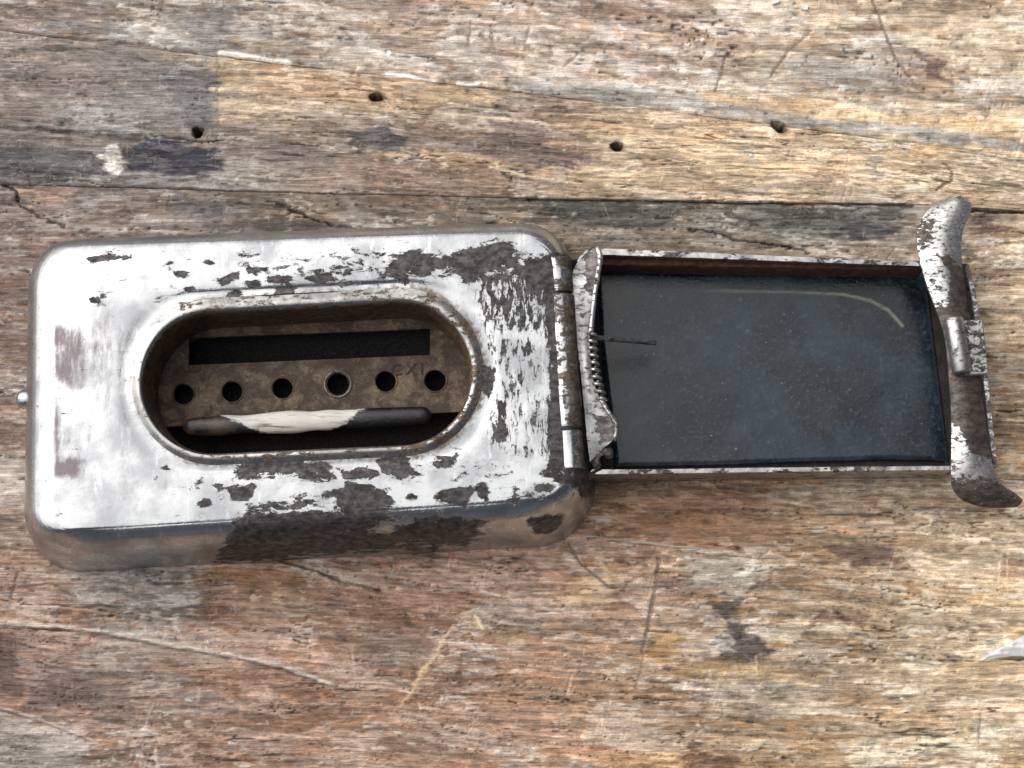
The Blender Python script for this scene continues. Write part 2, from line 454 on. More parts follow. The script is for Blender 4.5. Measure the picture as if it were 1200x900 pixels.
        line([(840,62),(865,68),(905,76)], .9, (150,124,104), .4)
        for (x, y, r) in ((823,46,2.2),(455,62,2.5),(831,83,2)):
            hole_m = 1 - sstep(r * .7, r * 1.4, np.hypot(px - x, py - y))
            cc = cc * (1 - hole_m[:, None]) + hole_m[:, None] * 235
    if pk == 1:
        stain([(150,70),(255,66),(256,158),(185,160),(130,130)], (112,110,108), .6, 12)
        stain([(190,80),(255,95),(255,150),(225,170),(200,130)], (86,85,87), .6, 14)
        stain([(148,172),(200,166),(262,182),(262,200),(205,207),(150,200)], (44,44,56), 1.1, 6, .5)
        stain([(20,172),(110,180),(140,205),(60,212),(-20,205),(-20,180)], (66,62,66), .85, 9)
        stain([(118,175),(146,168),(146,182),(132,206),(118,204)], (176,170,160), .9, 4, .5)
        stain([(-20,62),(160,72),(150,110),(-20,120)], (118,98,92), .5, 14)
        stain([(60,120),(165,135),(160,165),(100,155)], (150,146,142), .65, 9)
        stain([(255,72),(400,84),(560,104),(600,118),(480,130),(256,102)], (182,138,86), .6, 8)
        stain([(256,90),(300,95),(350,130),(256,150)], (182,152,112), .55, 10)
        stain([(262,166),(330,168),(392,180),(392,200),(330,192),(265,182)], (100,82,74), .9, 5, .6)
        stain([(412,152),(450,148),(490,166),(480,178),(420,174)], (62,56,56), .95, 6, .6)
        stain([(500,168),(570,160),(565,182),(500,180)], (120,108,100), .7, 6)
        stain([(565,158),(600,140),(640,158),(655,180),(700,190),(690,202),(600,200),(570,185)], (102,78,68), .85, 7, .7)
        stain([(400,185),(510,195),(515,213),(410,210)], (118,88,66), .7, 7)
        stain([(430,176),(540,180),(620,196),(540,200)], (172,132,80), .6, 7)
        stain([(655,200),(780,205),(900,215),(700,222)], (196,160,106), .6, 8)
        stain([(700,135),(900,150),(1200,195),(1200,230),(900,225),(720,165)], (194,158,108), .5, 18)
        stain([(950,200),(1000,206),(1010,226),(945,226)], (150,112,80), .7, 8)
        stain([(800,160),(850,158),(860,168),(800,170)], (206,138,72), .6, 6)
        stain([(1060,170),(1140,172),(1110,182),(1060,182)], (206,146,82), .6, 6)
        stain([(1020,175),(1038,180),(1034,206),(1018,210)], (118,112,104), .7, 5)
        stain([(872,172),(886,172),(886,196),(874,194)], (142,146,140), .6, 5)
        line([(1105,192),(1116,200),(1114,212),(1098,222)], 1.3, (110,84,66), .7, -2)
        line([(0,149),(60,153),(165,165)], 2.2, (72,60,56), .8, -3)
        line([(220,108),(300,112),(255,112)], 1.2, (70,64,66), .5, -1)
        line([(255,66),(256,110),(256,158)], 1.2, (92,84,80), .35, -.5)
        line([(400,126),(500,132),(640,144)], .9, (214,190,150), .5, .6)
        line([(690,160),(760,160),(900,168)], .9, (222,196,150), .5, .6)
        line([(575,196),(620,208),(680,215)], 1.4, (206,180,140), .6, .8)
        line([(680,202),(720,200),(752,192)], 1.2, (214,192,156), .6, .8)
        line([(0,214),(20,216)], 2, (60,52,48), .7, -2)
        hole(232, 155, 6.6, 6.0); hole(441, 114, 8.0, 4.6); hole(723, 172, 6.4, 4.8); hole(913, 149, 10.0, 4.6, 0.55)
        line([(903,150),(902,158)], 1.2, (230,214,190), .7)
    if pk == 2:
        stain([(-20,232),(60,225),(60,245),(-20,300)], (92,72,70), .6, 10)
        stain([(22,216),(85,218),(86,240),(24,240)], (142,112,86), .7, 6)
        stain([(200,228),(260,232),(300,250),(200,254)], (76,72,74), .7, 9)
        stain([(220,256),(300,258),(400,264),(390,278),(300,276),(230,266)], (66,58,54), .85, 6)
        stain([(330,228),(400,235),(395,260),(340,250)], (120,104,84), .6, 8)
        stain([(400,262),(450,270),(440,280),(395,276)], (52,48,50), .8, 5)
        stain([(610,234),(790,236),(780,266),(730,270),(640,252)], (62,62,56), .95, 7, .8)
        stain([(580,246),(620,250),(610,266),(585,264)], (132,104,74), .7, 6)
        stain([(850,240),(1060,242),(1055,268),(1010,280),(850,262)], (66,64,60), .85, 8, .9)
        stain([(985,262),(1050,262),(1045,278),(1000,280)], (48,46,50), .9, 6, .6)
        stain([(800,238),(850,240),(850,268),(810,266)], (120,116,104), .6, 8)
        stain([(1140,252),(1180,250),(1160,268),(1138,285)], (92,66,58), .8, 6)
        stain([(1120,290),(1145,292),(1140,300),(1122,300)], (66,64,58), .8, 4)
        stain([(1140,330),(1260,320),(1260,420),(1150,420)], (190,165,130), .5, 20)
        stain([(-20,370),(30,372),(30,440),(-20,440)], (100,76,66), .5, 14)
        stain([(-20,500),(28,505),(30,520),(-20,512)], (86,64,54), .8, 5)
        stain([(-20,600),(30,604),(30,624),(-20,618)], (90,68,58), .8, 6)
        stain([(-20,525),(32,530),(30,600),(-20,598)], (152,142,130), .6, 10)
        line([(0,214),(16,222),(22,236)], 1.3, (40,34,32), .9, -4, 1.6)
        line([(22,240),(45,254),(75,266)], 1.0, (44,36,32), .9, -3, 1.6)
        line([(312,236),(330,240),(350,250),(388,263)], 1.0, (28,24,22), .95, -4, 1.6)
        line([(808,268),(836,272),(862,281),(900,284),(950,296)], 1.0, (28,24,22), .95, -4, 1.6)
        line([(620,233),(800,236),(1070,240)], 2.2, (40,38,32), .85, -3)
        line([(1135,245),(1170,248),(1200,248)], 2.6, (28,24,20), .9, -5)
        # near side of the case
        stain([(95,668),(230,668),(232,720),(240,740),(150,745),(85,700)], (118,114,110), .6, 26)
        stain([(120,720),(240,760),(235,840),(190,820),(100,770)], (126,118,110), .5, 24)
        stain([(245,662),(330,664),(330,700),(250,680)], (140,98,58), .6, 8)
        stain([(240,690),(400,720),(400,740),(250,725)], (128,92,66), .55, 14)
        stain([(170,770),(400,800),(370,820),(180,785)], (124,86,62), .65, 8)
        stain([(20,800),(110,790),(120,830),(30,835)], (84,66,62), .75, 9)
        stain([(-20,740),(14,742),(14,820),(-20,820)], (78,58,48), .8, 7)
        stain([(-30,832),(50,848),(105,868),(95,910),(-30,910)], (132,124,116), .75, 5)
        stain([(105,800),(150,805),(165,850),(110,850)], (96,82,76), .6, 10)
        stain([(195,848),(250,852),(240,900),(190,900)], (116,84,62), .6, 12)
        stain([(330,655),(400,665),(445,690),(400,690),(350,672)], (150,140,122), .5, 6)
        stain([(400,690),(545,700),(540,735),(400,725)], (132,92,68), .7, 9)
        stain([(420,735),(520,750),(480,790),(410,780)], (112,92,80), .6, 10)
        stain([(560,700),(640,705),(640,745),(580,740)], (138,124,114), .55, 10)
        stain([(660,680),(720,678),(725,710),(650,702)], (184,146,98), .7, 7)
        stain([(690,700),(745,705),(745,720),(700,716)], (118,76,52), .7, 5)
        stain([(760,735),(800,742),(790,775),(755,768)], (158,114,62), .75, 6)
        stain([(585,735),(625,740),(620,755),(585,752)], (140,106,62), .6, 6)
        stain([(550,720),(570,728),(570,738),(552,735)], (196,166,118), .75, 2.5, .4)
        stain([(700,560),(900,570),(900,605),(705,600)], (120,84,56), .6, 10)
        stain([(720,600),(930,600),(920,640),(705,632)], (122,80,50), .65, 9)
        stain([(930,570),(1010,572),(1000,592),(930,590)], (158,142,116), .6, 8)
        stain([(980,636),(1060,644),(1050,662),(985,658)], (98,68,52), .8, 7)
        stain([(930,660),(1000,668),(980,680),(930,676)], (112,78,56), .6, 6)
        stain([(800,655),(895,658),(890,690),(805,690)], (160,156,142), .65, 9)
        stain([(965,716),(1020,718),(1010,730),(960,728)], (104,70,54), .7, 6)
        stain([(830,702),(858,694),(866,716),(852,734),(838,722)], (62,52,48), .85, 9, 1.2)
        stain([(846,724),(872,728),(886,744),(880,772),(856,784),(842,762)], (56,46,43), .85, 9, 1.2)
        stain([(820,712),(840,708),(842,730),(826,728)], (84,70,62), .6, 9, 1.2)
        stain([(836,740),(860,738),(860,764),(838,762)], (158,150,140), .65, 3, .8)
        stain([(800,766),(890,776),(960,790),(960,800),(810,790)], (166,128,76), .6, 8)
        stain([(800,868),(860,880),(850,910),(790,910)], (106,68,42), .8, 8)
        stain([(700,885),(800,880),(800,905),(700,905)], (172,122,68), .6, 8)
        stain([(1060,605),(1220,600),(1220,700),(1080,690)], (186,164,128), .45, 30)
        stain([(1165,655),(1190,655),(1190,680),(1168,684)], (150,104,74), .7, 6)
        stain([(1130,825),(1210,835),(1210,850),(1130,842)], (172,132,100), .6, 6)
        stain([(1130,850),(1210,856),(1210,872),(1140,868)], (172,164,148), .6, 6)
        stain([(920,850),(1000,855),(990,870),(920,866)], (172,122,72), .6, 7)
        ridge([(-20,732),(50,735),(120,742),(180,754),(260,768),(330,783),(385,803)], 5, 4.0, (186,172,158))
        ridge([(-20,826),(40,842),(106,868)], 3, 3.0, (164,152,144))
        ridge([(690,630),(760,638),(880,651)], 2.6, 2.5, (178,164,146))
        ridge([(800,645),(850,650),(882,653)], 2.4, 2.0, (214,204,184))
        line([(325,656),(372,669),(402,682),(445,691)], 1.6, (70,56,48), .85, -4)
        line([(890,655),(905,640),(925,652)], 1.2, (110,84,66), .4, -1)
        line([(531,735),(505,775),(470,828)], 2.2, (198,160,112), .6, 0.6, 1.6)
        line([(505,775),(478,818)], 4.5, (190,152,106), .4, 0.3, 2.2)
        line([(557,722),(566,736)], 2.2, (212,186,140), .8, 1)
        line([(666,636),(680,660),(712,686)], 1.1, (96,72,54), .85, -1.5, .4)
        line([(700,652),(712,670),(730,680)], 1.6, (196,160,112), .7, 1)
        line([(772,655),(768,690),(762,722),(757,745)], 2.2, (96,74,62), .7, -1.5, .6)
        line([(757,745),(750,790),(745,805)], 1.3, (104,82,66), .5, -1)
        line([(768,668),(740,680),(720,688)], 1.3, (128,98,70), .6, -1)
        line([(662,700),(690,705),(715,706)], 2.0, (206,164,108), .7, 1)
        line([(655,625),(662,638),(672,650)], .9, (110,84,66), .5, -1)
        line([(12,690),(60,684),(88,698)], 1.6, (92,66,56), .7, -1.5)
        line([(20,672),(14,696)], 1.2, (92,66,56), .7, -1.5)
        line([(178,828),(172,850)], 1.5, (172,152,134), .5, .5)
        line([(168,868),(152,900)], 1.5, (96,80,74), .5, -1)
        line([(182,880),(186,900)], 2.5, (172,160,150), .6, 1)
        line([(412,760),(418,800)], 1.5, (170,150,136), .45, .6)
        line([(1172,654),(1170,698)], .9, (214,182,140), .6, .4)
        line([(1180,656),(1181,694)], .9, (214,182,140), .6, .4)
        line([(1150,838),(1148,868)], 1.2, (122,98,82), .7, -1)
        line([(885,768),(888,790)], 1.2, (196,160,110), .6, .5)
        line([(1135,610),(1150,622)], .9, (110,86,66), .6, -1)
        line([(1100,602),(1112,616)], 1.0, (120,96,74), .6, -1)
    lm = cc.mean(1, keepdims=True); cc = lm + (cc - lm) * (0.54 if pk == 1 else 0.66)
    return lin(np.clip(cc * 1.05, 6, 245)) * ALB, h

def wood_mat():
    t = NT('weathered_timber')
    c = t.attr('wood_colour', True)
    rz = math.radians(-4.0)
    f1 = t.noise(0.42, 4, 0.66, (0.07, 1, 1), rot=rz); f2 = t.noise(0.62, 3, 0.7, (0.6, 1, 1), (40, 3, 0))
    fa = t.noise(0.115, 6, 0.70, (0.22, 1, 1), (11, 60, 0), 0.6, rot=rz)
    fc = t.noise(0.27, 5, 0.70, (0.17, 1, 1), (91, 13, 0), 0.5, rot=rz)
    fb = t.noise(0.022, 3, 0.5, (0.6, 1, 1), (2, 8, 0))
    grit = t.noise(1.3, 2, 0.6, (0.8, 1, 1), (7, 7, 0))
    g = t.math('MULTIPLY', t.rng(f1, 0.34, 0.66, 0.75, 1.25, False), t.rng(f2, 0.3, 0.7, 0.78, 1.22, False))
    g = t.math('MULTIPLY', g, t.rng(grit, 0.3, 0.7, 0.84, 1.16, False))
    m = t.n.new('ShaderNodeCombineColor')
    for i in range(3): t.l.new(g, m.inputs[i])
    cc = t.mix(1.0, c, m.outputs[0], 'MULTIPLY')
    lift = t.n.new('ShaderNodeGamma'); t.l.new(cc, lift.inputs[0]); lift.inputs[1].default_value = 0.66
    pale = t.rng(t.mixf(0.25, fa, fb), 0.545, 0.575)
    pale2 = t.rng(t.mixf(0.30, fc, fb), 0.56, 0.585)
    ltc = t.mix(0.45, lift.outputs[0], (0.42, 0.38, 0.33))
    cc = t.mix(t.math('MULTIPLY', pale, 0.28), cc, ltc)
    cc = t.mix(t.math('MULTIPLY', pale2, 0.32), cc, ltc)
    pit = t.rng(t.mixf(0.2, fa, fb), 0.415, 0.44, 1.0, 0.0)
    pit2 = t.rng(t.mixf(0.2, fc, fb), 0.405, 0.425, 1.0, 0.0)
    dk = t.mix(1.0, cc, (0.46, 0.42, 0.38), 'MULTIPLY')
    cc = t.mix(t.math('MULTIPLY', pit, 0.30), cc, dk)  # darkened pits put relief shading into the colour
    cc = t.mix(t.math('MULTIPLY', pit2, 0.48), cc, dk)
    def squiggle(sc_, off, wd, lo, hi, st):
        a = t.noise(sc_, 2, 0.5, st, off, 0.8)
        ln = t.rng(t.math('ABSOLUTE', t.math('SUBTRACT', a, 0.5)), wd * 0.4, wd, 1.0, 0.0)
        return t.math('MULTIPLY', ln, t.rng(t.noise(sc_ * 1.1, 2, 0.5, (1, 1, 1), (off[1], off[0], 5)), lo, hi))
    q1 = squiggle(0.045, (3, 50, 0), 0.011, 0.56, 0.62, (1.0, 0.8, 1)); q2 = squiggle(0.06, (80, 5, 0), 0.013, 0.57, 0.63, (0.6, 1, 1))
    q3 = squiggle(0.035, (150, 33, 0), 0.009, 0.55, 0.62, (1.3, 0.7, 1))
    cc = t.mix(t.math('MULTIPLY', t.math('MAXIMUM', q1, q3), 0.5), cc, t.mix(0.6, lift.outputs[0], (0.50, 0.45, 0.38)))
    cc = t.mix(t.math('MULTIPLY', q2, 0.6), cc, dk)
    hh = t.math('ADD', f1, t.math('ADD', t.math('MULTIPLY', fa, 1.3), t.math('MULTIPLY', fc, 0.9)))
    return t.out(Base_Color=cc, Roughness=t.rng(f2, 0.3, 0.7, 0.5, 0.8), Specular_IOR_Level=0.35, Normal=t.bump(hh, 2.6, 0.9))

def build_table():
    mat = wood_mat()
    root = link('table_top', None)
    root['kind'] = 'structure'; root['label'] = 'weathered timber table top with worn paint and stains'
    root.empty_display_size = 0.02
    step = 1.6
    xs = np.concatenate([-np.geomspace(4200, 690, 40)[:-1], np.arange(-690, 690, step), np.geomspace(690, 4200, 40)])
    pxs = 600 + xs
    far = np.geomspace(520, 4200, 36)
    lines = [np.interp(pxs, *np.array(L).T) for L in (LINE1, LINE2)]
    # seam lines as world y for each x (drawing -> table plane)
    def world_xy(px, py):
        w = PA(px, py, 0.0); return w
    for k in range(3):
        if k == 1:
            n = int(190 / step); rows = [lines[0] + (lines[1] - lines[0]) * f for f in np.linspace(0, 1, n)]
        elif k == 0:
            n = int(130 / step)
            top = np.full(len(pxs), -70.0)
            rows = [top - d for d in (np.geomspace(20, 3000, 30)[::-1])] + [top + (lines[0] - top) * f for f in np.linspace(0, 1, n)]
        else:
            n = int(740 / step); bot = np.full(len(pxs), 960.0)
            rows = [lines[1] + (bot - lines[1]) * f for f in np.linspace(0, 1, n)] + [bot + d for d in np.geomspace(20, 3000, 30)]
        rows = np.array(rows); nr, nc = rows.shape
        # far rows: use world spacing directly
        PXX = np.broadcast_to(pxs, rows.shape)
        W = np.empty((nr, nc, 3))
        W[..., 0] = xs[None, :]
        W[..., 1] = 450.0 - rows           # the plank's own drawing plane = table plane
        W[..., 2] = 0
        ex = sdx = None
        pr = proj(W.reshape(-1, 3))
        # the seams were read on the drawing: move points so that they land there
        inner = (np.abs(W[..., 0]) < 1200) & (rows > -700) & (rows < 1500)
        T = PA(PXX, rows, 0.0)
        fade = sstep(2600, 1200, np.abs(W[..., 0]))
        fr = sstep(-1400, -500, rows) * (1 - sstep(1500, 2200, rows))
        f = (fade * fr)[..., None]
        W = W * (1 - f) + T * f
        V = W.reshape(-1, 3)
        qx, qy = proj(V)
        colr, h = wood(qx, qy, k)
        edge = np.minimum(np.arange(nr), np.arange(nr)[::-1])[:, None] * np.ones(nc)
        e = np.ones((nr, nc))
        if k > 0: e[0] = 0.0
        if k < 2: e[-1] = 0.0
        h = h - 1.0 * (1 - e.ravel()) - [0.6, 0.0, 1.2][k]
        V[:, 2] = h
        # seam gap and plank sides
        A = V.reshape(nr, nc, 3)
        if k > 0: A[0, :, 1] -= 0.2
        if k < 2: A[-1, :, 1] += 0.2
        C = colr.reshape(nr, nc, 3)
        lo = A[[0]].copy(); lo[..., 2] = -260; hi = A[[-1]].copy(); hi[..., 2] = -260
        A = np.concatenate([lo, A, hi]); C = np.concatenate([C[[0]] * .8, C, C[[-1]] * .8])
        l2 = A[:, [0]].copy(); l2[..., 2] = -260; r2 = A[:, [-1]].copy(); r2[..., 2] = -260
        A = np.concatenate([l2, A, r2], 1); C = np.concatenate([C[:, [0]], C, C[:, [-1]]], 1)
        nr, nc = A.shape[:2]
        fc = grid_faces(nr, nc)[:, ::-1]
        me = mesh_np('plank', A.reshape(-1, 3), fc)
        add_color(me, 'wood_colour', C.reshape(-1, 3))
        o = link('plank', me, mat, root)
        o['label'] = ['back plank, greyish with pale paint along its near edge', 'middle orange-brown plank with four nail holes', 'wide front plank of brown and grey mottled grain'][k]
build_table()

# ------------------------------------------------------------------ the case
ROOT = np.array(P(365, 470, 0))
case = link('sharpener_case', None)
case.location = Vector(ROOT) * U
case.empty_display_size = 0.01
case['label'] = 'worn nickel-plated metal razor case lying open with its hinged lid folded out'
case['category'] = 'metal case'

def part(name, verts, faces, mat, parent=case, smooth=True, bevel=0, attrs=None):
    me = mesh_np(name, verts, faces, smooth, ROOT)
    if attrs:
        for k, v in attrs.items(): add_float(me, k, v)
    o = link(name, me, mat, parent)
    if bevel:
        b = o.modifiers.new('bevel', 'BEVEL'); b.width = bevel * U; b.segments = 2; b.limit_method = 'ANGLE'; b.angle_limit = 0.7
    return o

def rounded(corners, radii, n=24):
    """closed rounded polygon through pixel corners (order: TL, TR, BR, BL)"""
    out = []
    m = len(corners)
    for i in range(m):
        p = np.array(corners[i], float); a = np.array(corners[i - 1], float); b = np.array(corners[(i + 1) % m], float)
        r = radii[i]
        u = (a - p) / np.linalg.norm(a - p); w = (b - p) / np.linalg.norm(b - p)
        s, e = p + u * r, p + w * r
        for t in np.linspace(0, 1, n):
            # superelliptic corner, close to a circular arc
            k = 0.56
            c1, c2 = s + (p - s) * k, e + (p - e) * k
            out.append((1 - t) ** 3 * s + 3 * (1 - t) ** 2 * t * c1 + 3 * (1 - t) * t * t * c2 + t ** 3 * e)
    return np.array(out)

def stadium(c1, c2, r1, r2, n=60):
    c1 = np.array(c1, float); c2 = np.array(c2, float)
    d = (c2 - c1) / np.linalg.norm(c2 - c1); ang = math.atan2(d[1], d[0])
    a = [c2 + r2 * np.array([math.cos(ang + t), math.sin(ang + t)]) for t in np.linspace(-math.pi / 2, math.pi / 2, n)]
    b = [c1 + r1 * np.array([math.cos(ang + t), math.sin(ang + t)]) for t in np.linspace(math.pi / 2, 1.5 * math.pi, n)]
    return np.array(a + b)

CEN = np.array([360.0, 447.0])
NA = 760
ANG = np.linspace(0, 2 * math.pi, NA, endpoint=False)
def by_angle(poly, warp=True):
    """resample a closed star-shaped pixel contour at fixed directions"""
    p = np.vstack([poly, poly[:1]])
    t = np.linspace(0, 1, 40, endpoint=False)[:, None]
    d = np.vstack([p[i] + (p[i + 1] - p[i]) * t for i in range(len(p) - 1)])
    q = d - CEN
    # directions measured in a squashed frame so that the long sides get their share of points
    a = np.arctan2(q[:, 1] * 1.0, q[:, 0] * 0.55) % (2 * math.pi)
    o = np.argsort(a); a = a[o]; d = d[o]
    a = np.concatenate([a - 2 * math.pi, a, a + 2 * math.pi]); d = np.vstack([d, d, d])
    return np.stack([np.interp(ANG, a, d[:, 0]), np.interp(ANG, a, d[:, 1])], -1)

ZT = 110.0
B = by_angle(rounded([(38, 289), (668, 266), (704, 637), (30, 673)], [62, 58, 78, 72]))
T = by_angle(rounded([(60, 299), (650, 280), (672, 582), (60, 622)], [34, 40, 40, 26]))
RO = by_angle(stadium((252, 447), (468, 436), 98, 99))     # foot of the rim bead
RI = by_angle(stadium((250, 449), (468, 438), 82, 83))     # inner lip

WB = PA(B[:, 0], B[:, 1], 0.0)
WT = PA(T[:, 0], T[:, 1], ZT)
WRO = PA(RO[:, 0], RO[:, 1], ZT + 1)
WRI = PA(RI[:, 0], RI[:, 1], ZT + 2)

prof = [(1.0, 0), (1.004, 4), (0.985, 9), (0.945, 20), (0.89, 34), (0.83, 48), (0.765, 62), (0.70, 74), (0.63, 84), (0.55, 92), (0.455, 98.5), (0.36, 103), (0.265, 106.2), (0.175, 108.3), (0.09, 109.5), (0.03, 109.95)]
pr2 = []
for (f0, z0), (f1, z1) in zip(prof[:-1], prof[1:]):
    for t in (0, 0.34, 0.67): pr2.append((f0 + (f1 - f0) * t, z0 + (z1 - z0) * t))
pr2.append(prof[-1])
rings = []
for f, z in pr2:
    r = WT + (WB - WT) * f; r[:, 2] = z; rings.append(r)
nin = 34
for i in range(nin + 1):
    f = i / nin
    r = WT + (WRO - WT) * f
    dome = 1.6 * math.sin(math.pi * min(1, f * 1.2)) if f < 0.83 else 1.6 * math.sin(math.pi * min(1, 0.996)) 
    moat = -1.5 * math.exp(-((f - 0.90) / 0.07) ** 2)
    r[:, 2] = ZT + 0.4 + 1.8 * math.sin(math.pi * f) + moat
    rings.append(r)
SH = np.array(rings)
# hand-worn unevenness
sx, sy = SH[..., 0].ravel(), SH[..., 1].ravel()
lump = (fbm(sx / 120, sy / 90, 3, 201) - 0.5)
wgt = np.clip(SH[..., 2].ravel() / ZT, 0, 1) ** 2
V = SH.reshape(-1, 3); V[:, 2] += 2.6 * lump * wgt
px, py = proj(V)

WEAR_AND_SHADE = [
 [(253,657),(262,640),(270,632),(282,607),(310,603),(340,600),(370,598),(400,600),(425,598),(453,598),(450,610),(430,620),(440,628),(465,630),(480,632),(470,640),(440,645),(400,647),(360,650),(330,656),(300,658)],
 [(390,577),(405,568),(435,570),(455,580),(460,588),(440,594),(400,595)],
 [(455,632),(465,618),(490,608),(520,606),(553,607),(567,614),(562,622),(550,630),(546,638),(520,640),(490,638),(470,637)],
 [(475,643),(485,640),(496,643),(485,646)],[(500,642),(508,640),(516,642),(508,645)],
 [(278,548),(300,540),(340,537),(375,541),(385,548),(392,558),(370,563),(345,560),(330,556),(310,555),(295,560),(280,555)],
 [(395,549),(410,553),(425,547),(440,551),(443,557),(430,560),(405,560)],
 [(443,541),(460,536),(480,538),(478,548),(490,556),(470,560),(450,554)],
 [(508,543),(515,536),(530,536),(537,531),(535,540),(522,546),(512,546)],
 [(270,572),(285,570),(297,568),(297,577),(290,584),(275,585),(270,578)],
 [(512,580),(520,575),(552,572),(552,585),(545,592),(525,590),(512,588)],
 [(558,570),(565,566),(571,570),(570,585),(562,582)],[(601,572),(606,572),(606,590),(601,590)],
 [(620,610),(640,604),(660,605),(655,617),(643,625),(627,622)],
 [(627,571),(640,567),(650,570),(645,576),(630,576)],
 [(640,553),(690,556),(700,563),(694,580),(682,582),(676,572),(655,564)],
 [(618,300),(640,302),(655,430),(660,556),(642,556),(643,500),(646,440),(643,400),(636,350),(628,325)],
 [(636,300),(660,296),(705,330),(720,560),(700,560),(660,556)],  # shell wall below the hinge: gap shade put in as full wear
 [(520,300),(545,293),(575,291),(580,284),(597,285),(602,300),(612,308),(618,300),(634,303),(636,340),(632,355),(620,340),(608,318),(590,310),(575,318),(560,325),(550,335),(543,330),(535,312),(522,310)],
 [(460,302),(480,296),(505,298),(515,305),(510,318),(495,322),(480,320),(478,335),(465,330),(455,315)],
 [(323,340),(335,335),(345,337),(342,348),(325,347)],[(312,325),(325,321),(342,326),(335,332),(316,331)],
 [(258,328),(275,322),(281,319),(279,327),(262,333)],[(288,317),(300,314),(312,316),(300,322)],
 [(263,348),(275,340),(284,345),(280,350)],[(290,330),(300,329),(305,336),(293,337)],
 [(360,326),(388,320),(395,327),(376,333)],[(394,322),(412,316),(410,322)],
 [(218,337),(226,335),(228,339),(220,340)],[(192,312),(199,310),(199,313)],[(207,322),(218,321),(216,324)],
 [(243,307),(251,305),(250,310)],[(107,351),(115,349),(121,347),(119,352),(110,353)],
 [(478,582),(482,578),(486,582)],
 [(578,500),(585,490),(595,505),(593,518),(580,515)],[(584,470),(592,472),(590,486),(585,482)],
 [(560,432),(575,430),(580,445),(574,462),(563,455)],[(612,408),(620,402),(622,412),(614,418)],
 [(590,400),(593,398),(592,412),(589,410)],[(608,440),(611,440),(611,452)],[(598,452),(603,450),(602,462)],
 [(233,588),(242,586),(246,589),(238,591)],[(228,567),(233,567),(233,571)],[(255,569),(260,569),(258,572)],[(256,580),(262,580),(260,583)],
 [(192,548),(196,547),(197,551)],[(250,540),(253,539),(252,543)],
 [(104,303),(155,300),(155,302),(106,305)],
]
wear = np.zeros(len(px))  # wear, plus the gap shade below the hinge
for poly in WEAR_AND_SHADE:
    big = len(poly) > 7
    s = sdf_poly(px, py, poly)
    wear = np.maximum(wear, np.clip((0.56 if big else 0.62) - s / (22.0 if big else 11.0), 0, 0.90 if big else 0.80))
def zone(poly, val, soft):
    global wear
    m = 1 - sstep(-soft, soft, sdf_poly(px, py, poly))
    wear = np.maximum(wear, m * val)
wear = np.maximum(wear, 0.08)
zone([(270,290),(480,284),(520,300),(540,340),(470,345),(280,350)], 0.33, 22)
zone([(380,300),(520,290),(540,335),(470,335),(380,330)], 0.43, 18)
zone([(545,305),(632,310),(640,395),(570,392)], 0.53, 16)
zone([(560,385),(645,380),(650,545),(565,540)], 0.33, 20)
zone([(480,530),(600,520),(610,570),(470,570)], 0.28, 18)
zone([(285,590),(400,570),(460,572),(455,600),(290,605)], 0.46, 8)
zone([(440,590),(560,596),(570,645),(440,648)], 0.36, 12)
zone([(560,560),(690,556),(695,585),(600,595)], 0.34, 12)
zone([(545,330),(575,345),(580,400),(560,395)], 0.38, 14)
brush = 1 - sstep(-14, 14, sdf_poly(px, py, [(555,325),(640,325),(655,545),(560,525)]))
tarn_refl = np.zeros(len(px))  # dark reflection of hand and phone, painted into the plating tint
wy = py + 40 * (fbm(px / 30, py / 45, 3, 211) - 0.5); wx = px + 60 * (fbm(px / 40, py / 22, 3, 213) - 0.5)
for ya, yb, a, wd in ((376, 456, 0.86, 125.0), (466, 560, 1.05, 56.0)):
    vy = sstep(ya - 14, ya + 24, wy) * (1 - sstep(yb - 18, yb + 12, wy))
    tarn_refl = np.maximum(tarn_refl, a * vy * np.clip(1 - (wx - 64) / wd, 0, 1) * sstep(60, 66, px))
tarn_refl = np.maximum(tarn_refl, 0.42 * (1 - sstep(-20, 20, sdf_poly(px, py, [(110, 545), (200, 560), (240, 580), (140, 582)]))))
tarn_refl = np.maximum(tarn_refl, 0.36 * (1 - sstep(-30, 30, sdf_poly(px, py, [(80, 380), (170, 370), (160, 540), (90, 540)]))))
sd = sdf_poly(px, py, RO)
stain = np.clip(0.62 - sd / 26.0, 0, 0.6) * np.where(px > 480, 1.15, np.where(px < 200, 0.75, 0.95))
_ri = np.repeat(np.arange(len(SH)), NA); satin = 1 - sstep(len(pr2) - 14, len(pr2) - 2, _ri.astype(float))
M_SHELL = plated('worn_nickel_plate')
shell = part('shell', V, grid_faces(len(SH), NA, True)[:, ::-1], M_SHELL, attrs={'wear': wear, 'brush': brush, 'tarnish_and_reflection': tarn_refl, 'stain': stain, 'satin': satin})

# rim bead and the wall going down into the well
DEP = 34.0
bead = []
rp = [(0.0, 0.0, 0), (0.12, 0.8, 0), (0.30, 2.2, 0), (0.5, 3.6, 0), (0.68, 4.0, 0), (0.84, 2.8, 0), (0.94, 0.4, 0), (1.0, -3.5, 0)]
for f, dz, _ in rp:
    r = WRO + (WRI - WRO) * f; r[:, 2] = ZT + dz + 0.6 * 0; bead.append(r)
WC = PA(np.array([CEN[0]]), np.array([CEN[1]]), ZT)[0]
for k, z in enumerate(np.linspace(ZT - 9, DEP - 22, 18)):
    r = WRI.copy(); sh = 1.0 - 0.012 * min(1, k / 3)
    r[:, :2] = WC[:2] + (r[:, :2] - WC[:2]) * sh
    r[:, 2] = z; bead.append(r)
BD = np.array(bead); BV = BD.reshape(-1, 3)
BV[:, 2] += 1.4 * (fbm(BV[:, 0] / 30, BV[:, 1] / 30, 3, 301) - .5)
bpx, bpy_ = proj(BV)
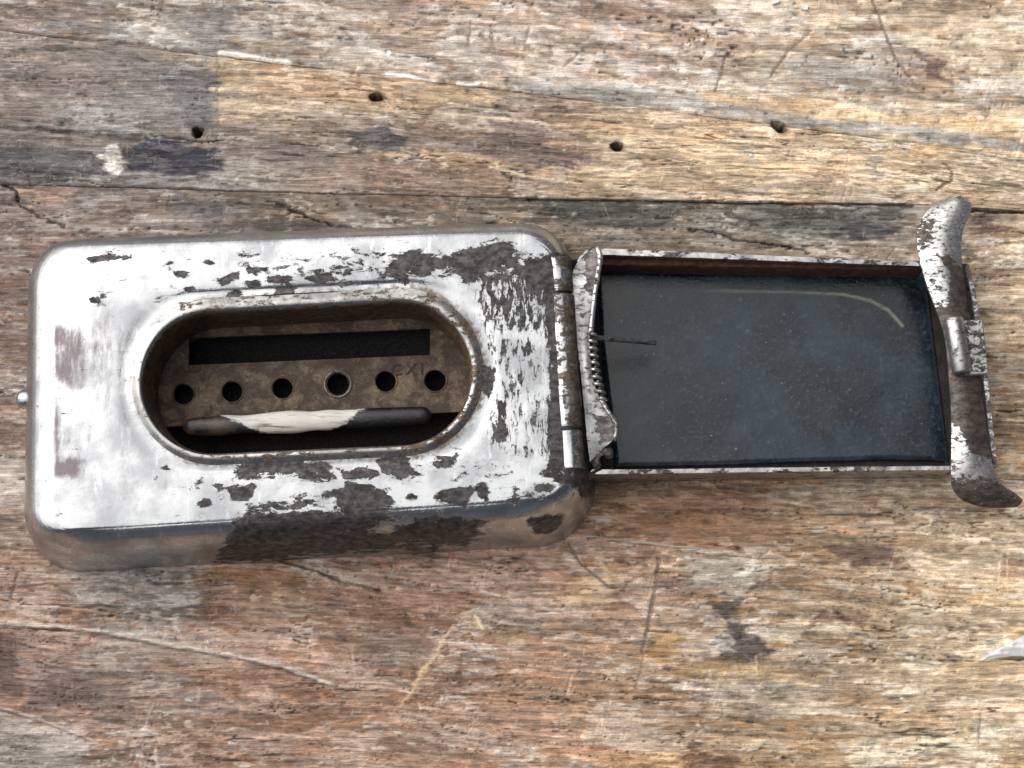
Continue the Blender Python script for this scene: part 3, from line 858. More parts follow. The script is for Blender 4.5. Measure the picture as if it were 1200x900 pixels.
deep = np.repeat(np.arange(len(bead)), NA)
bw = np.where(deep >= 8, 0.9, np.where(deep >= 6, 0.55, 0.34)) + 0.16 * (fbm(bpx / 40, bpy_ / 40, 2, 305) - .5)
bw = bw + np.where((bpx > 470) & (deep < 8), 0.10, 0) - np.where((bpx < 210) & (deep < 6), 0.12, 0)
M_RIM = plated('worn_rim_plate', tint=(0.44, 0.44, 0.42), rough=(0.16, 0.36), dark=((78, 62, 48), (118, 97, 77)), scale=0.11, amp=0.8)
rim = part('opening_rim', BV, grid_faces(len(BD), NA, True)[:, ::-1], M_RIM,
           attrs={'wear': bw, 'brush': np.zeros(len(bw)), 'tarnish_and_reflection': np.zeros(len(bw)), 'stain': np.where(bpx < 240, 0.30, 0.46)})

# plate at the bottom of the well with its slot and six holes
def plate(name, outer, holes, zt, zb, mat, parent, ztilt=None):
    bm = bmesh.new(); loops = []
    for lp in [outer] + holes:
        vs = [bm.verts.new(tuple(p)) for p in lp]
        es = [bm.edges.new((vs[i], vs[(i + 1) % len(vs)])) for i in range(len(vs))]
        loops.append((vs, es))
    bmesh.ops.triangle_fill(bm, use_beauty=True, use_dissolve=False, edges=[e for l in loops for e in l[1]])
    for f in bm.faces:
        f.normal_update()
        if f.normal.z < 0: f.normal_flip()
    for vs, es in loops:
        lo = [bm.verts.new((v.co.x, v.co.y, v.co.z - (zt - zb))) for v in vs]
        n = len(vs)
        for i in range(n):
            bm.faces.new((vs[i], vs[(i + 1) % n], lo[(i + 1) % n], lo[i]))
    bmesh.ops.recalc_face_normals(bm, faces=bm.faces[:])
    me = bpy.data.meshes.new(name)
    for v in bm.verts: v.co = (v.co - Vector(ROOT)) * U
    bm.to_mesh(me); bm.free()
    me.polygons.foreach_set('use_smooth', np.zeros(len(me.polygons), bool))
    return link(name, me, mat, parent)

M_PLATE = rusty('rusty_inner_plate', (64, 52, 42), (95, 81, 66), (130, 114, 96), 0.62, 0.3, 2.0, 0.045)
def pxl(pts, z): return [P(a, b, z) for a, b in pts]
def circ(cx, cy, r, z, n=28): return [P(cx + r * math.cos(2 * math.pi * i / n), cy + r * math.sin(2 * math.pi * i / n), z) for i in range(n)]
ZP = DEP
wellin = stadium((246, 447), (467, 436), 88, 88, 40)
outer = [P(a, b, ZP) for a, b in wellin]
# keep the plate clear of the near side of the well, where the bar and a gap lie
outer = [(x, max(y, P(600 + x, 499 - 0.052 * (x + 380), ZP)[1]), z) for x, y, z in outer]
oo = []
for p in outer:
    if not oo or (abs(p[0] - oo[-1][0]) + abs(p[1] - oo[-1][1])) > 0.8: oo.append(p)
slot = [P(221, 396, ZP), P(504, 385, ZP), P(504, 416, ZP), P(221, 428, ZP)]
hs = [(215, 462, 12), (272, 459, 12), (331, 455, 12), (396, 450, 13), (452, 447, 12), (510, 446, 12.5)]
ip = plate('inner_plate', oo, [slot] + [circ(a, b, r, ZP) for a, b, r in hs], ZP, ZP - 7, M_PLATE, case)
# collar round the fourth hole and faint ones round the others
M_COLLAR = rusty('worn_hole_edge', (84, 78, 72), (120, 112, 104), (150, 144, 138), 0.45, 0.6, 0.8, 0.1)
def tube_ring(c, R, r, n=36, m=8):
    vs = []; fs = []
    for i in range(n):
        a = 2 * math.pi * i / n
        for j in range(m):
            b = 2 * math.pi * j / m
            vs.append((c[0] + (R + r * math.cos(b)) * math.cos(a), c[1] + (R + r * math.cos(b)) * math.sin(a), c[2] + r * math.sin(b)))
    return np.array(vs), np.array([[i * m + j, ((i + 1) % n) * m + j, ((i + 1) % n) * m + (j + 1) % m, i * m + (j + 1) % m] for i in range(n) for j in range(m)])
for k, (a, b, r) in enumerate(hs):
    v, f = tube_ring(P(a, b, ZP), r * 1.05 + (1.6 if k == 3 else 0.4), 1.6 if k == 3 else 0.9)
    part('hole_collar', v, f, M_COLLAR if k == 3 else M_PLATE, ip)
# floor under the plate, coloured near black to stand in for shade
M_FLOOR = rusty('shade_black_inside', (5, 4, 4), (8, 7, 6), (13, 11, 10), 0.9, 0.0, 1.5, 0.05)
fl = stadium((246, 449), (467, 438), 95, 95, 40)
fv = [P(a, b, 3.0) for a, b in fl]
n = len(fv); fv.append(P(360, 445, 3.0))
part('case_floor', fv, [(i, (i + 1) % n, n) for i in range(n)], M_FLOOR)

# stamped characters on the plate
cu = bpy.data.curves.new('stamped_lettering', 'FONT'); cu.body = 'C X I'; cu.size = 19 * U; cu.extrude = 0.5 * U; cu.space_character = 0.9
tmp = bpy.data.objects.new('stamped_lettering', cu); col.objects.link(tmp)
bpy.context.view_layer.update()
me = bpy.data.meshes.new_from_object(tmp.evaluated_get(bpy.context.evaluated_depsgraph_get()))
bpy.data.objects.remove(tmp)
let = link('stamped_lettering', me, rusty('stamped_metal', (34, 29, 26), (46, 40, 36), (60, 52, 46), 0.6, 0.3, 0.5), ip)
let.location = (Vector(P(458, 440, ZP + 0.6)) - Vector(ROOT)) * U
let.rotation_euler = (0, 0, math.radians(2))

def tube(pts, radii, n=20, caps=True):
    """tube through 3D points (working units)"""
    p = np.asarray(pts, float); rr = np.broadcast_to(np.asarray(radii, float), (len(p),))
    vs = []
    up = np.array([0, 0, 1.0])
    for i in range(len(p)):
        t = p[min(i + 1, len(p) - 1)] - p[max(i - 1, 0)]; t = t / np.linalg.norm(t)
        s = np.cross(t, up); s = s / (np.linalg.norm(s) + 1e-9) if np.linalg.norm(s) > 1e-3 else np.array([1.0, 0, 0])
        u = np.cross(s, t)
        for j in range(n):
            a = 2 * math.pi * j / n
            vs.append(p[i] + rr[i] * (math.cos(a) * s + math.sin(a) * u))
    fs = [list(q) for q in grid_faces(len(p), n, True)]
    if caps:
        vs.append(p[0]); vs.append(p[-1]); a, b = len(vs) - 2, len(vs) - 1
        m = (len(p) - 1) * n
        for j in range(n):
            fs.append([(j + 1) % n, j, a]); fs.append([m + j, m + (j + 1) % n, b])
    return np.array(vs), fs

def bar_mat():
    t = NT('chipped_enamel_bar')
    w = t.attr('cream')
    n = t.noise(0.09, 7, 0.68, (0.5, 1.2, 1)); f = t.noise(0.4, 5, 0.68)
    m = t.rng(t.math('ADD', w, t.math('MULTIPLY', t.math('SUBTRACT', n, 0.5), 1.5)), 0.40, 0.62)
    dk = t.mix(t.rng(f, 0.50, 0.70), L3(13, 15, 19), L3(48, 54, 64))
    dk = t.mix(t.math('MULTIPLY', t.attr('rusty_end'), t.rng(n, 0.38, 0.6)), dk, L3(74, 60, 48))
    cr = t.mix(t.rng(t.noise(0.13, 5, 0.6, (0.15, 1.5, 1), (4, 9, 0)), 0.48, 0.66), L3(206, 204, 197), L3(120, 110, 94))
    return t.out(Base_Color=t.mix(m, dk, cr), Roughness=t.mixf(m, 0.32, 0.45), Normal=t.bump(t.math('ADD', m, t.math('MULTIPLY', f, 0.6)), 1.2, 0.7))
bp = []
zb = 52.0
for t in np.linspace(0, 1, 60):
    bp.append(np.array(P(214 + 292 * t, 501 - 15 * t, zb)))
end = np.linspace(0, 1, 60)
rad = 12.0 * np.sqrt(np.clip(1 - (np.maximum(0, (0.04 - end)) / 0.041) ** 2, 0, 1)) * np.sqrt(np.clip(1 - (np.maximum(0, (end - 0.96)) / 0.041) ** 2, 0, 1))
rad = rad * (0.80 + 0.36 * fbm(np.arange(60) / 8.0, np.zeros(60), 3, 71)) * np.interp(end, [0, .12, .5, .8, 1], [.80, .95, 1.05, 1.0, .72])
bv, bf = tube(bp, np.maximum(rad, 1.0), 28)
bv[:, 2] = zb + (bv[:, 2] - zb) * 0.7
qx, qy = proj(bv)
vb = (qy - (501 - (qx - 214) * 0.0514)) / 13.0
cream = np.clip(0.5 + np.minimum(qx - (282 + 26 * vb), (412 - 18 * vb) - qx) / 34, 0, 1) * np.clip(1.25 - 0.55 * np.maximum(vb, 0), 0, 1)
br = part('roller_bar', bv, bf, bar_mat(), attrs={'cream': cream, 'rusty_end': 1 - sstep(240, 320, qx)})
br['label'] = 'chipped bar, cream in the middle and black at both ends'

# stud on the left end
M_STUD = plated('stud_plate', base_wear=0.18, rough=(0.12, 0.35), scale=0.2)
a, b = np.array(P(46, 468, 62)), np.array(P(22, 468, 58))
d = (b - a)
sv, sf = tube([a, a + d * .25, a + d * .3, a + d * .42, a + d * .8, a + d * .95, a + d * 1.0], [6, 6, 9.5, 11, 11, 9.0, 5.5], 24)
pb = part('push_button', sv, sf, M_STUD)

# hinge knuckles along the right end
HZ = 96.0
h0, h1 = np.array(P(653, 301, HZ)), np.array(P(669, 552, HZ))
def on_h(py): 
    t = (py - 301) / 251.0
    return h0 + (h1 - h0) * t
for (ya, yb, r, wv) in ((304, 345, 16, 0.47), (347.5, 504, 16.6, 0.50), (507, 551, 16.2, 0.33)):
    ts = np.concatenate([[0, 0.004, 0.012, 0.03], np.linspace(0.06, 0.94, 40), [0.97, 0.988, 0.996, 1.0]])
    A, Bq = on_h(ya), on_h(yb)
    pts = [A + (Bq - A) * t for t in ts]
    rad = np.full(len(ts), r, float); rad[[0, -1]] = r - 1.8; rad[[1, -2]] = r - 0.8
    kv, kf = tube(pts, rad, 36)
    kx, ky = proj(kv)
    w = np.full(len(kv), wv) + 0.25 * sstep(-4, 14, kx - (653 + (ky - 301) * .064)) - 0.1  # shaded right side painted through extra wear and stain
    st = np.clip(0.3 + (kx - (655 + (ky - 301) * .064)) / 26, 0, 0.7) * (1.0 if ya < 500 else 0.2)
    part('hinge_knuckle', kv, kf, plated('knuckle_plate', dark=((66, 58, 52), (104, 92, 80)), scale=0.07, amp=1.0), attrs={'wear': w, 'brush': np.full(len(kv), 0.3), 'tarnish_and_reflection': np.zeros(len(kv)), 'stain': st})  # wear and stain also carry the shade of the right side
pv, pf = tube([on_h(302), on_h(330), on_h(450), on_h(553)], 6.0, 16)
part('hinge_pin', pv, pf, M_COLLAR)

# ------------------------------------------------------------------ the lid, folded out flat on the table
ZR = 72.0
M_EDGE = plated('lid_plate', rough=(0.18, 0.4), tint=(0.52, 0.515, 0.50), scale=0.09, amp=1.0)
M_RUST = rusty('rusty_lid_lining', (66, 38, 28), (92, 56, 42), (118, 78, 58), 0.85, 0.0, 3.0, 0.12)
M_BLACK = rusty('steel_and_gap_shade', (24, 21, 19), (36, 32, 29), (54, 48, 44), 0.7, 0.15, 1.5, 0.06)
M_GREY = rusty('grey_worn_steel', (58, 53, 50), (78, 72, 69), (104, 98, 94), 0.5, 0.45, 1.2, 0.07)

def wall(pts_out, pts_in, zt, zb, nseg=120, rag=0.0, seed=1):
    """closed wall strip between an outer and an inner line, top at zt, foot at zb"""
    po = resample([P(a, b, zt) for a, b in pts_out], nseg); pi = resample([P(a, b, zt) for a, b in pts_in], nseg)
    s = np.arange(nseg)
    dz = rag * (fbm(s / 9.0, s * 0 + seed, 3, seed) - 0.5)
    rows = []
    def row(p, z, j=0.0):
        q = p.copy(); q[:, 2] = z; rows.append(q)
    c = (po + pi) / 2
    row(po, zb); row(po, (zt + zb) / 2); row(po, zt - 1.5 + dz); row(po * .8 + c * .2, zt + dz); row(pi * .8 + c * .2, zt + dz); row(pi, zt - 1.5 + dz); row(pi, zt - 14)
    row(pi, (zt + zb) / 2); row(pi, zb)
    R = np.array(rows)
    f = grid_faces(len(rows), nseg)
    m = len(rows)
    caps = [[k * nseg for k in range(m)], [k * nseg + nseg - 1 for k in range(m)][::-1]]
    return R.reshape(-1, 3), [list(q) for q in f] + caps

# lid body: floor pan
floor_pts = [(684, 296), (1082, 308), (1126, 546), (692, 551)]
zf0, zf1 = 1.5, 8.0
fvv = [P(a, b, ZR) for a, b in floor_pts]
fvv = [(x, y, zf1) for x, y, z in fvv] + [(x, y, zf0) for x, y, z in fvv]
lid = part('lid', fvv, [(3, 2, 1, 0), (4, 5, 6, 7), (0, 1, 5, 4), (1, 2, 6, 5), (2, 3, 7, 6), (3, 0, 4, 7)], M_BLACK, smooth=False, bevel=1.5)
lid['label'] = 'shallow tray lid folded out to the right, holding a dark pad'

def wear_attrs(v, base, amp=0.2, seed=9, stain=0.2):
    x, y = proj(v)
    w = base + amp * (fbm(x / 30, y / 12, 3, seed) - .5)
    return {'wear': w, 'brush': np.zeros(len(v)), 'tarnish_and_reflection': np.zeros(len(v)), 'stain': np.full(len(v), stain)}
wv, wf = wall([(676, 305), (682, 297), (696, 290.5), (760, 292.5), (900, 298.5), (1085, 307)], [(681, 312), (687, 304), (699, 299.5), (760, 301), (900, 306), (1085, 312.5)], ZR, 2.0, 200, 1.2, 3)
part('lid_wall', wv, wf, M_EDGE, lid, smooth=False, attrs=wear_attrs(wv, 0.36))
# rust lining on the inside face of the far wall
lv, lf = wall([(702, 300), (760, 301.4), (900, 306.6), (1083, 313)], [(702, 310), (760, 311), (900, 313), (1083, 316)], ZR - 12, 8.0, 160, 8.0, 7)
lv[:, 1] += 1.5 * (fbm(lv[:, 0] / 8, lv[:, 2] / 8, 3, 77) - .5)
part('wall_lining', lv, lf, M_RUST, lid)
wv, wf = wall([(690, 556), (760, 555.5), (900, 553.5), (1116, 551)], [(694, 549.5), (760, 549.5), (900, 547.5), (1116, 545.5)], ZR, 2.0, 200, 0.8, 13)
part('lid_wall', wv, wf, M_EDGE, lid, smooth=False, attrs=wear_attrs(wv, 0.36, .3))
# end wall on the right
wv, wf = wall([(1136, 309), (1145, 350), (1156, 425), (1163, 490), (1170, 546)], [(1130.5, 311), (1139, 351), (1150, 426), (1157, 490), (1164, 546)], ZR + 2, 2.0, 120, 1.5, 23)
part('end_wall', wv, wf, plated('end_plate', dark=((70, 62, 56), (110, 100, 92)), scale=0.12), lid, smooth=False, attrs=wear_attrs(wv, 0.5, .3))
fv2 = [P(a, b, 14) for a, b in ((1076, 306), (1134, 309), (1167, 547), (1108, 549))]
fv2 = fv2 + [(x, y, 4) for x, y, z in fv2]
part('end_floor', fv2, [(3, 2, 1, 0), (4, 5, 6, 7), (0, 1, 5, 4), (1, 2, 6, 5), (2, 3, 7, 6), (3, 0, 4, 7)], M_BLACK, lid, smooth=False)

# dark strop pad
def pad_mat():
    t = NT('dark_strop_leather')
    n = t.noise(0.011, 6, 0.62, off=(4, 4, 4)); f = t.noise(0.16, 7, 0.72); s = t.noise(0.3, 4, 0.65, (0.35, 1, 1), (8, 1, 2))
    c = t.mix(t.rng(n, 0.36, 0.64), L3(10, 21, 30), L3(36, 54, 64))
    c = t.mix(t.rng(f, 0.50, 0.70, 0, 0.6), c, L3(62, 80, 87))
    sp = t.rng(t.noise(0.26, 1, 0.4, off=(70, 7, 0)), 0.765, 0.80)
    c = t.mix(t.math('MULTIPLY', sp, 0.6), c, L3(140, 150, 150))
    mk = t.attr('mark')
    c = t.mix(t.math('MULTIPLY', mk, t.rng(s, 0.3, 0.55, 0.35, 0.95)), c, L3(120, 120, 112))
    dk = t.attr('score')
    c = t.mix(t.math('MULTIPLY', dk, 0.8), c, L3(14, 18, 22))
    hh = t.math('ADD', t.math('MULTIPLY', f, 0.7), t.math('ADD', t.math('MULTIPLY', s, 0.6), t.math('MULTIPLY', dk, -0.3)))
    return t.out(Base_Color=c, Roughness=t.rng(t.mixf(.5, n, f), 0.35, 0.65, 0.16, 0.36), Specular_IOR_Level=0.5, Normal=t.bump(hh, 0.9, 0.4))
nu, nv_ = 300, 180
uu, vv = np.meshgrid(np.linspace(0, 1, nu), np.linspace(0, 1, nv_))
topx, topy = 700 + 384 * uu[0], 316 + 2 * uu[0] + 2.5 * np.sin(uu[0] * 3.1)
PX = np.zeros((nv_, nu)); PY = np.zeros((nv_, nu))
lx = np.interp(vv[:, 0], [0, .35, .7, 1], [700, 703, 713, 721]); rx = np.interp(vv[:, 0], [0, 1], [1084, 1112])
by = np.interp(uu[0], [0, .3, .55, .8, 1], [547, 545, 541, 538.5, 540])
PX = lx[:, None] + (rx - lx)[:, None] * uu
PY = (316 + 3.0 * np.sin(uu * 3.1)) * (1 - vv) + by[None, :] * vv
hgt = 18 + 2.5 * (fbm(PX / 130, PY / 90, 3, 401) - .5) + 5.0 * sstep(0.75, 1.0, uu) * (1 - vv) * 0 
d, _ = dist_line(PX.ravel(), PY.ravel(), [(815, 341), (860, 341), (930, 342), (990, 345), (1020, 352), (1042, 364), (1058, 382)])
mark = (1 - sstep(0.4, 3.2, d)) * (0.55 + 0.45 * sstep(900, 1000, PX.ravel())) * sstep(805, 870, PX.ravel())
d2, _ = dist_line(PX.ravel(), PY.ravel(), [(876, 352), (893, 410), (910, 470), (928, 525)])
score = 0.35 * (1 - sstep(0.2, 1.8, d2))
hgt = hgt.ravel() + 0.3 * mark - 0.0 * score
edge = np.minimum(np.minimum(uu, 1 - uu) * 390, np.minimum(vv, 1 - vv) * 230).ravel()
hgt -= 2.5 * (1 - sstep(0, 5, edge))
padv = PA(PX.ravel(), PY.ravel(), hgt).reshape(nv_, nu, 3)
def close_grid(A, drop):
    t = A[[0]].copy(); t[..., 2] = drop; b_ = A[[-1]].copy(); b_[..., 2] = drop
    A = np.concatenate([t, A, b_]); l_ = A[:, [0]].copy(); l_[..., 2] = drop; r_ = A[:, [-1]].copy(); r_[..., 2] = drop
    return np.concatenate([l_, A, r_], 1)
def padz(a): return np.pad(a.reshape(nv_, nu), 1).ravel()
PV = close_grid(padv, 8.5)
part('strop_pad', PV.reshape(-1, 3), grid_faces(nv_ + 2, nu + 2)[:, ::-1], pad_mat(), lid, attrs={'mark': padz(mark), 'score': padz(score)})

# ribbons of sheet metal
def ribbon(name, Lp, Rp, n, m, thick, mat, parent, arch=0.0, attrs_fn=None, rag=0.0):
    A = resample([P(*p) for p in Lp], n); Bq = resample([P(*p) for p in Rp], n)
    rows = []
    for j in range(m):
        f = j / (m - 1)
        r = A + (Bq - A) * f; r[:, 2] += arch * math.sin(math.pi * f)
        if rag and j in (0, m - 1):
            r[:, 0] += rag * (fbm(np.arange(n) / 3.0, np.full(n, j + .5), 3, 17) - .5)
        rows.append(r)
    V = np.array(rows)
    Bt = V.copy(); Bt[..., 2] -= thick
    vs = np.concatenate([V.reshape(-1, 3), Bt.reshape(-1, 3)])
    f = [list(q) for q in grid_faces(m, n)]
    o = m * n
    f2 = [[q[3] + o, q[2] + o, q[1] + o, q[0] + o] for q in f]
    sides = []
    for i in range(n - 1):
        sides.append([i + 1, i, i + o, i + 1 + o]); k = (m - 1) * n
        sides.append([k + i, k + i + 1, k + i + 1 + o, k + i + o])
    for j in range(m - 1):
        a, b = j * n, (j + 1) * n
        sides.append([a, b, b + o, a + o]); a += n - 1; b += n - 1
        sides.append([b, a, a + o, b + o])
    ob = part(name, vs, f + f2 + sides, mat, parent, attrs=attrs_fn(vs) if attrs_fn else None)
    bm = bmesh.new(); bm.from_mesh(ob.data); bmesh.ops.recalc_face_normals(bm, faces=bm.faces[:]); bm.to_mesh(ob.data); bm.free()
    ob.data.polygons.foreach_set('use_smooth', np.ones(len(ob.data.polygons), bool))
    ob.data.set_sharp_from_angle(angle=0.8)
    return ob

M_LATCH = plated('crusty_latch_plate', tint=(0.70, 0.70, 0.68), rough=(0.2, 0.42), dark=((58, 52, 49), (100, 90, 84)), scale=0.2, amp=0.7)
def latch_attr(v):
    x, y = proj(v)
    w = np.full(len(v), 0.37)
    inner = np.interp(y, [225, 300, 312, 350, 375, 440, 480, 505, 530, 550], [1200, 1200, 1113, 1112, 1108, 1090, 1100, 1128, 1137, 1200])
    w = w + 0.5 * sstep(-3, 5, x - inner)
    w = np.where((y > 360) & (y < 480), np.maximum(w, 0.75), w)
    w = w + 0.36 * sstep(556, 570, y) 
    w = w + 0.45 * (1 - sstep(-3, 3, sdf_poly(x, y, [(1104, 302), (1112, 300), (1121, 308), (1112, 312), (1105, 309)])))
    w = w + 0.3 * (1 - sstep(-6, 8, sdf_poly(x, y, [(1076, 262), (1092, 258), (1090, 285), (1076, 288)])))
    tarn_refl = 0.45 * (1 - sstep(-8, 10, sdf_poly(x, y, [(1085, 245), (1125, 236), (1125, 262), (1090, 270)])))
    return {'wear': w, 'brush': np.zeros(len(v)), 'tarnish_and_reflection': tarn_refl * .6, 'stain': np.full(len(v), 0.2)}
Lp = [(1113, 232, 62), (1096, 239, 66), (1083, 252, 70), (1076, 268, 74), (1075, 285, 78), (1078, 304, 80), (1085, 330, 80), (1096, 360, 80), (1107, 395, 80), (1112, 440, 80), (1115, 490, 80), (1115, 535, 80), (1115, 560, 78), (1119, 576, 74), (1133, 588, 69), (1160, 595, 64), (1192, 594, 60)]
Rp = [(1130, 230, 64), (1138, 238, 68), (1137, 252, 72), (1130, 265, 76), (1127, 280, 79), (1127, 300, 80), (1130, 330, 78), (1134, 360, 76), (1142, 395, 75), (1148, 440, 75), (1155, 490, 76), (1161, 530, 78), (1164, 548, 79), (1169, 562, 77), (1178, 571, 72), (1190, 578, 67), (1199, 586, 62)]
ribbon('latch_plate', Lp, Rp, 150, 18, 4.0, M_LATCH, lid, 6.0, latch_attr)

# block with a rolled barrel in the middle of the latch
kv, kf = tube([np.array(P(1117, 373, 92)) + (np.array(P(1128, 437, 92)) - np.array(P(1117, 373, 92))) * t for t in (0, .01, .03, .25, .5, .75, .97, .99, 1)], [9.5, 10.6, 11.2, 11.2, 11.2, 11.2, 11.2, 10.6, 9.5], 32)
part('latch_barrel', kv, kf, plated('barrel_plate', tint=(.52, .53, .52), rough=(0.2, 0.45), scale=0.1), lid, attrs=wear_attrs(kv, 0.34, .2, 5, .1))
bl = [P(a, b, 90) for a, b in ((1122, 376), (1152, 374), (1159, 438), (1132, 440))]
bl = bl + [(x, y, 78) for x, y, z in bl]
ob = part('latch_block', bl, [(3, 2, 1, 0), (4, 5, 6, 7), (0, 1, 5, 4), (1, 2, 6, 5), (2, 3, 7, 6), (3, 0, 4, 7)], plated('block_plate', base_wear=0.47, tint=(.6, .6, .58), rough=(.3, .5), scale=0.16), lid, smooth=False, bevel=1.5)

# bent strip standing at the hinge end, with its frayed coil and the loose pin
M_STRIP = plated('dull_strip', tint=(0.29, 0.295, 0.295), rough=(0.34, 0.55), dark=((70, 64, 62), (112, 106, 104)), scale=0.11, amp=0.7)
def strip_attr(v):
    x, y = proj(v)
    w = 0.34 + 0.45 * (1 - sstep(-5, 5, sdf_poly(x, y, [(688, 300), (698, 290), (700, 315), (694, 345), (688, 338)]))) + 0.4 * (1 - sstep(-4, 6, sdf_poly(x, y, [(700, 490), (716, 488), (718, 512), (704, 520)])))
    return {'wear': w, 'brush': np.zeros(len(v)), 'tarnish_and_reflection': np.zeros(len(v)), 'stain': np.full(len(v), 0.28)}
Lp = [(695, 289, 104), (685, 298, 102), (673, 314, 100), (670, 335, 99), (672, 365, 99), (676, 400, 99), (681, 440, 99), (685, 480, 99), (688, 515, 98), (691, 541, 96)]
Rp = [(700, 289, 106), (702, 300, 109), (701, 320, 110), (697, 345, 109), (693, 372, 107), (691, 400, 105), (694, 440, 104), (704, 470, 104), (721, 496, 106), (720, 514, 104)]
ribbon('bent_strip', Lp, Rp, 140, 10, 4.5, M_STRIP, lid, -2.0, strip_attr, 1.2)
# rolled raised edge of the strip
ed = resample([P(*p) for p in [(700, 290, 107), (703, 302, 110), (700, 325, 111), (697, 345, 110), (694, 372, 108), (692, 392, 106)]], 60)
ev, ef = tube(ed, 2.6 + 1.0 * fbm(np.arange(60) / 5, np.zeros(60), 2, 5), 12)
part('rolled_edge', ev, ef, plated('bright_edge', base_wear=0.36, tint=(.66, .66, .65), rough=(.3, .5), scale=.16), lid)
ed = resample([P(*p) for p in [(704, 468, 105), (714, 484, 107), (722, 497, 107), (722, 508, 105), (719, 516, 103)]], 40)
ev, ef = tube(ed, 2.2 + 1.4 * fbm(np.arange(40) / 4, np.zeros(40), 2, 8), 10)
part('rolled_edge', ev, ef, plated('bright_edge_low', base_wear=0.40, tint=(.5, .5, .49), rough=(.3, .5), scale=.16), lid)
Lp = [(664, 374, 100), (667, 410, 100), (670, 445, 100), (674, 472, 98)]
Rp = [(671, 375, 103), (674, 410, 103), (678, 445, 103), (682, 476, 100)]
ribbon('hinge_leaf', Lp, Rp, 50, 6, 4.0, M_STRIP, lid, 1.5, lambda v: wear_attrs(v, 0.30, .3, 3, .4), 1.0)
# coil
cs = []
c0, c1 = np.array(P(694, 390, 103)), np.array(P(706, 470, 103))
cs_n = 220
ax = (c1 - c0) / np.linalg.norm(c1 - c0); sd_ = np.cross(ax, [0, 0, 1]); up_ = np.cross(sd_, ax)
for i in range(cs_n):
    t = i / (cs_n - 1); a = 2 * math.pi * 9.5 * t
    bend = 3.0 * math.sin(math.pi * t)
    cs.append(c0 + (c1 - c0) * t - sd_ * 0 + np.array([-bend, 0, 0]) + 4.2 * (math.cos(a) * sd_ + math.sin(a) * up_))
cv, cf = tube(cs, 2.2, 10)
part('coil_spring', cv, cf, plated('coil_steel', base_wear=0.40, tint=(.5, .49, .47), rough=(.3, .5), scale=.3, dirt=.3), lid)
pn = resample([P(690, 394, 101), P(700, 396, 98), P(735, 399, 82), P(768, 402, 66)], 40)
nv2, nf2 = tube(pn, 2.9 + 0.5 * (fbm(np.arange(40) / 3, np.zeros(40), 2, 21) - .5), 12)
part('loose_pin', nv2, nf2, plated('pin_steel', base_wear=0.50, tint=(.42, .41, .4), rough=(.3, .5), scale=.3, dirt=.35), lid)
# small curled tabs at the near hinge corner
tb = resample([P(700, 546, 76), P(697, 538, 86), P(702, 530, 92), P(712, 528, 90), P(714, 534, 84)], 40)
tv, tf = tube(tb, 5.0, 12); part('curled_tab', tv, tf, plated('tab_plate', base_wear=0.46, scale=.15, rough=(.3, .5)), lid)
Lp = [(652, 555, 86), (668, 556, 84), (684, 556, 78), (697, 551, 74), (704, 549, 73)]
Rp = [(654, 560, 82), (670, 562, 80), (688, 563, 73), (700, 558, 68), (708, 555, 68)]
ribbon('corner_tab', Lp, Rp, 40, 5, 3.0, M_GREY, lid, 1.0)
# dark sheet added to stand in for deep shade in the hinge gap
Lp = [(664, 305, 70), (672, 400, 70), (680, 549, 70)]
Rp = [(700, 300, 20), (704, 400, 20), (716, 548, 20)]
ribbon('gap_shade_sheet', Lp, Rp, 40, 6, 3.0, M_BLACK, lid, -4.0)

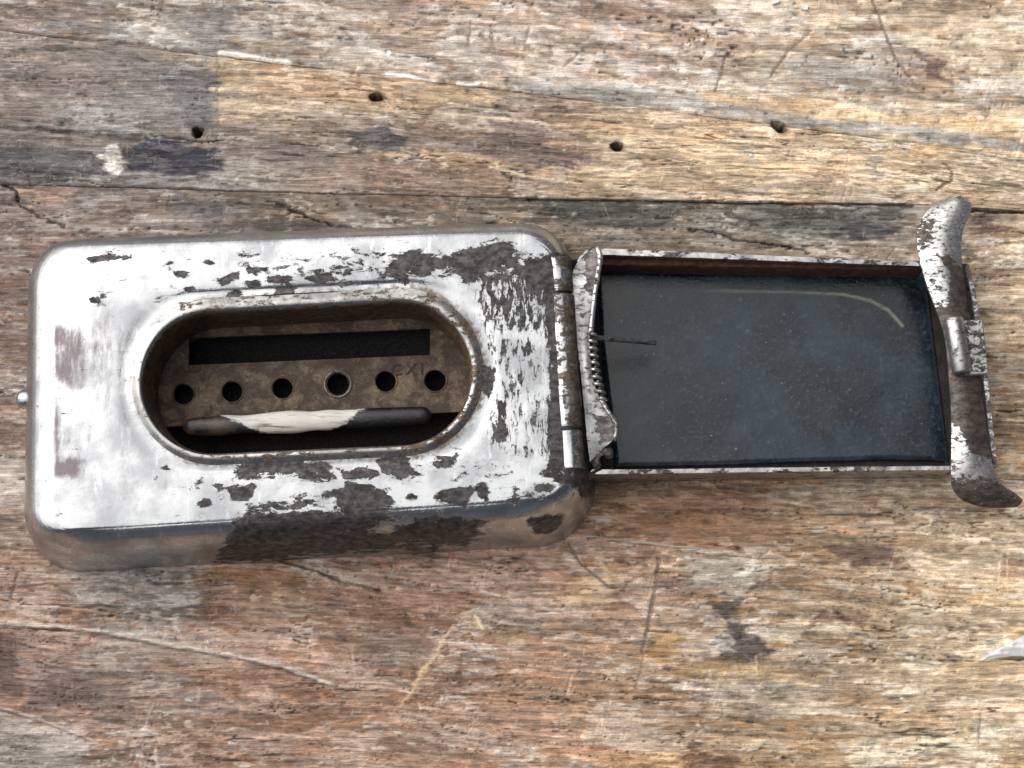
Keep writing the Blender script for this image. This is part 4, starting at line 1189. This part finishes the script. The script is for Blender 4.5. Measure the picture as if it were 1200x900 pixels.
# ------------------------------------------------------------------ scrap and crumbs on the table
def scrap_mat():
    t = NT('milky_plastic')
    n = t.noise(0.1, 4, 0.6)
    return t.out(Base_Color=t.mix(n, L3(226, 228, 236), L3(250, 250, 252)), Roughness=0.25, Transmission_Weight=0.55, Normal=t.bump(n, 2.0, .6))
L_ = resample([P(1147, 774, 3), P(1165, 762, 5), P(1185, 752, 7), P(1215, 737, 9)], 40)
R_ = resample([P(1149, 775, 3), P(1170, 771, 4), P(1192, 769, 5), P(1215, 772, 6)], 40)
rows = []
for j in range(12):
    f = j / 11; r = L_ + (R_ - L_) * f
    r[:, 2] += 7 * (fbm((r[:, 0] - 2 * r[:, 1]) / 16, (r[:, 1] + .5 * r[:, 0]) / 5, 3, 501) - .3) * math.sin(math.pi * f) + 1.5
    rows.append(r)
Vt = np.array(rows); Vb = Vt.copy(); Vb[..., 2] -= 1.6
oS = 12 * 40
f = [list(q) for q in grid_faces(12, 40)]
f += [[q[3] + oS, q[2] + oS, q[1] + oS, q[0] + oS] for q in f]
org = np.array(P(1195, 762, 0))
bord = [i for i in range(40)] + [40 * j + 39 for j in range(1, 12)] + [11 * 40 + i for i in range(38, -1, -1)] + [40 * j for j in range(10, 0, -1)]
for a, b in zip(bord, bord[1:] + bord[:1]): f.append([b, a, a + oS, b + oS])
me = mesh_np('plastic_scrap', np.concatenate([Vt.reshape(-1, 3), Vb.reshape(-1, 3)]), f, True, org)
o = link('plastic_scrap', me, scrap_mat()); o.location = Vector(org) * U
o['label'] = 'small pointed scrap of shiny white plastic at the right edge of the table'; o['category'] = 'plastic scrap'

M_FLAKE = NT('white_paint_flake').out(Base_Color=L3(232, 228, 220), Roughness=0.6)
rs = np.random.RandomState(4)
for (x, y, r, lb) in ((908, 2, 5, 'white paint flake at the very back edge of the table'), (943, 10, 4.2, 'small round white paint flake on the back plank near the scratches')):
    c = np.array(P(x, y, 0)); k = 9
    a = np.linspace(0, 2 * math.pi, k, endpoint=False); rr = r * (0.75 + 0.5 * rs.rand(k))
    tp = np.stack([c[0] + rr * np.cos(a), c[1] + rr * .8 * np.sin(a), np.full(k, 3.4) + rs.rand(k)], -1)
    bt = tp.copy(); bt[:, 2] = 0.0
    me = mesh_np('paint_flake', np.vstack([tp, bt]), [list(range(k))] + [[(i + 1) % k, i, i + k, (i + 1) % k + k] for i in range(k)], False, c)
    o = link('paint_flake', me, M_FLAKE); o.location = Vector(c) * U
    o['label'] = lb; o['category'] = 'paint flake'; o['group'] = 'loose paint flakes on the table'
